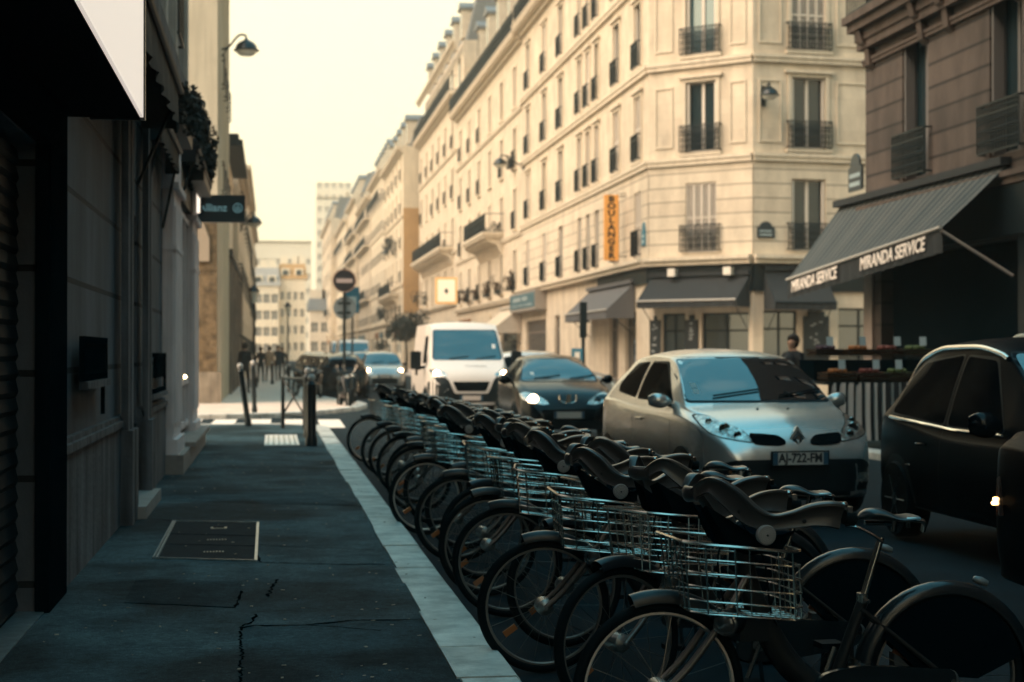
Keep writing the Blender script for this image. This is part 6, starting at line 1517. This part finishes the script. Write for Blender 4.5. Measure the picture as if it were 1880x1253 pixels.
    rad = [(.012, .020), (.020, .030), (.022, .042), (.021, .040), (.018, .028), (.018, .031), (.021, .040), (.023, .046), (.022, .047)]
    rib = [(.45, 1.0), (.95, .92), (1.0, .74), (.62, .55), (.50, .1), (.60, -.5), (.95, -.86), (.6, -1.0), (-.6, -1.0), (-.95, -.86), (-.60, -.5), (-.50, .1), (-.62, .55), (-1.0, .74), (-.95, .92), (-.45, 1.0)]
    sh_ = MB()
    for s in (-1, 1):
        P = bez([(x, s*y, z) for x, y, z in keys], 6); sh_.tube(P, bezr(rad, 6), prof=rib)
    sh_.tube(bez([(.122, -.065, 1.04), (.112, 0, 1.035), (.122, .065, 1.04)], 6), bezr([(.014, .026), (.018, .03), (.014, .026)], 6), 14)
    sh = sh_.build('handlebar_shell', SHELL, r, 45)
    g = MB()
    for s in (-1, 1):
        web = [(.15, 1.0), (.22, .955), (.30, .90), (.40, .90), (.44, .915), (.40, .845), (.33, .83), (.22, .87)]
        n = len(web); vs = [(x, s*(.085+.42*(x-.15)), z) for x, z in web]+[(x, s*.03, z-.02) for x, z in web]
        g.add(vs, [list(range(n)) if s < 0 else list(range(n))[::-1], list(range(n, 2*n))[::-1]]+[(i, (i+1) % n, n+(i+1) % n, n+i) for i in range(n)])
    g.build('stem_cover', FLATBLK, r, 40)
    g = MB()
    for s in (-1, 1):
        for x, y, z in ((.245, .178, .985), (.455, .266, .955)): g.lathe([(.006, -.002), (.008, .0), (0, .001)], (x, s*(y+.002), z), 1, 10)
    g.build('screw_cap', DARK, sh)
    for s in (-1, 1):
        y = s*.235; c = Vector((.325, y, .905))
        g = MB(); g.lathe([(.034, -s*.02), (.036, s*.0), (.033, s*.008), (0, s*.010)], c, 1, 28); d = g.build('round_badge', DISC, sh, 40)
        g = MB()
        for q in (.010, .017, .024, .030):
            k = int(2*math.pi*q/.0062)
            for j in range(k):
                a = 2*math.pi*j/k; g.box((c.x+q*math.cos(a), y+s*.0105, c.z+q*math.sin(a)), (.0030, .0006, .0030), 0, 0, R(45))
        g.lathe([(0, s*.009), (.005, s*.012), (0, s*.014)], c, 1, 8); g.build('perforation', DARK, d)
        g = MB(); g.tube([(.605, s*.264, .966), (.645, s*.264, .958)], (.026), 14); g.build('grip_end', RUB, sh, 50)
        g = MB(); g.lathe([(.018, -.008), (.020, 0), (.014, .008)], (.60, s*.264, 1.012), 2, 14); g.box((.622, s*.264, .978), (.018, .035, .05)); br = g.build('brake_clamp', CHROME, r, 40)
        g = MB(); g.tube(bez([(.61, s*.264, .935), (.65, s*.275, .93), (.71, s*.28, .90), (.745, s*.28, .875)], 5), [.0065]*15+[.005], 6); g.build('lever', CHROME, br, 60)
    g = MB(); g.tube([(.27, 0, .95), (.335, 0, .74)], .017, 10); g.build('stem', M('fork_steel', (.18, .16, .145), .3, .7), r, 50)
    g = MB(); g.tube(bez([(.30, .05, .93), (.25, .07, .80), (.26, .03, .62), (.30, .0, .50)], 6), .004, 5); g.tube(bez([(.30, -.05, .93), (.38, -.06, .80), (.42, -.03, .60), (.5, -.0, .45)], 6), .004, 5); g.build('cable', RUB, r)
    g = MB(); g.tube([(.70, .06, .27), (.76, .16, .02)], .010, 6); g.build('kickstand', CHROME, r)
    g = MB(); g.bx(.29, .40, -.06, .06, .50, .60); g.build('lock_block', TRIM, r)
    return r
bike = make_bike()
rb = random.Random(21)
spots = [(1.39, 6.00, 4, 0), (1.42, 7.15, 1, 0), (1.30, 8.05, 5, 2), (1.52, 8.85, -3, 0), (1.36, 9.75, 3, 1), (1.36, 10.7, 2, -2), (1.42, 11.55, -4, 0), (1.36, 12.4, 5, 2), (1.50, 13.3, -2, 0), (1.30, 14.35, 4, 0), (1.46, 15.3, 0, 2), (1.40, 16.3, 3, -1), (1.48, 17.4, -3, 0), (1.38, 18.6, 4, 1), (1.44, 19.9, 0, 0), (1.40, 21.4, 3, 2), (1.34, 23.9, 10, 0)]
words = ['nearest hire bicycle in sharp focus, cut by the bottom edge of the picture', 'second hire bicycle from the near end, rear fender showing beside the nearest one', 'third grey hire bicycle from the near end of the kerbside row'] + ['grey hire bicycle in the kerbside row, %s from the near end' % q for q in ('fourth', 'fifth', 'sixth', 'seventh', 'eighth', 'ninth', 'tenth with a bright front rim', 'eleventh', 'twelfth')] + ['small out of focus hire bicycle in the kerbside row, %s from its far end' % q for q in ('fifth', 'fourth', 'third', 'second')] + ['last hire bicycle at the far end of the row, its pale front wheel standing free']
words[9] = 'grey hire bicycle tenth from the near end, its front rim coloured paler as if lit'
for i, (x, y, a, ln) in enumerate(spots):
    b_ = bike if i == 0 else copy_tree(bike)
    b_.location = (x, y, 0); b_.rotation_euler = (R(ln), 0, R(a))
    st = R([0, 24, -5, 14, -12, 5, 20, -8, 10, 0, 16, -14, 8, 22, -6, 12, 5][i]); c0 = Vector((.30, 0, 0)); mr_ = Matrix.Rotation(st, 3, 'Z')
    for k in b_.children:
        if k.name.split('.')[0] in ('front_wheel', 'front_fender', 'fork', 'basket', 'front_lamp', 'handlebar_shell', 'stem_cover', 'brake_clamp', 'stem', 'cable', 'lock_block'):
            k.rotation_euler = (0, 0, st); k.location = c0-mr_ @ c0
        if k.name.startswith('front_wheel'):
            for q in k.children:
                if q.name.startswith('rim'): q.material_slots[0].link = 'OBJECT'; q.material_slots[0].material = RIMC if i in (0, 9, 16) else RIMB
    tag(b_, words[i], 'bicycle', 'hire bicycles parked in a row along the kerb')
# docking posts between the bicycles, low and dark
dk = empty('docking_post', (1.05, 6.6, 0)); g = MB(); g.prism(rpoly([(-.06, 0), (.08, 0), (.05, .36), (.0, .42), (-.05, .40)], .02), 1, -.05, .05); g.build('post', TRIM, dk, 40)
g = MB(); g.bx(.065, .14, -.03, .03, .28, .34); g.build('lock_arm', M('fork_steel', (.18, .16, .145), .3, .7), dk)
for i, y in enumerate([6.55, 7.6, 8.45, 9.3, 10.2, 11.1, 12.0, 12.85, 13.8, 14.8, 15.8, 16.9, 18.0, 19.2, 20.6]):
    d = dk if i == 0 else copy_tree(dk); d.location = (2.62, y, 0); d.rotation_euler = (0, 0, R(180))
    tag(d, 'low black docking post between the rear wheels of the hire bicycles', 'docking post', 'docking posts along the bicycle row')
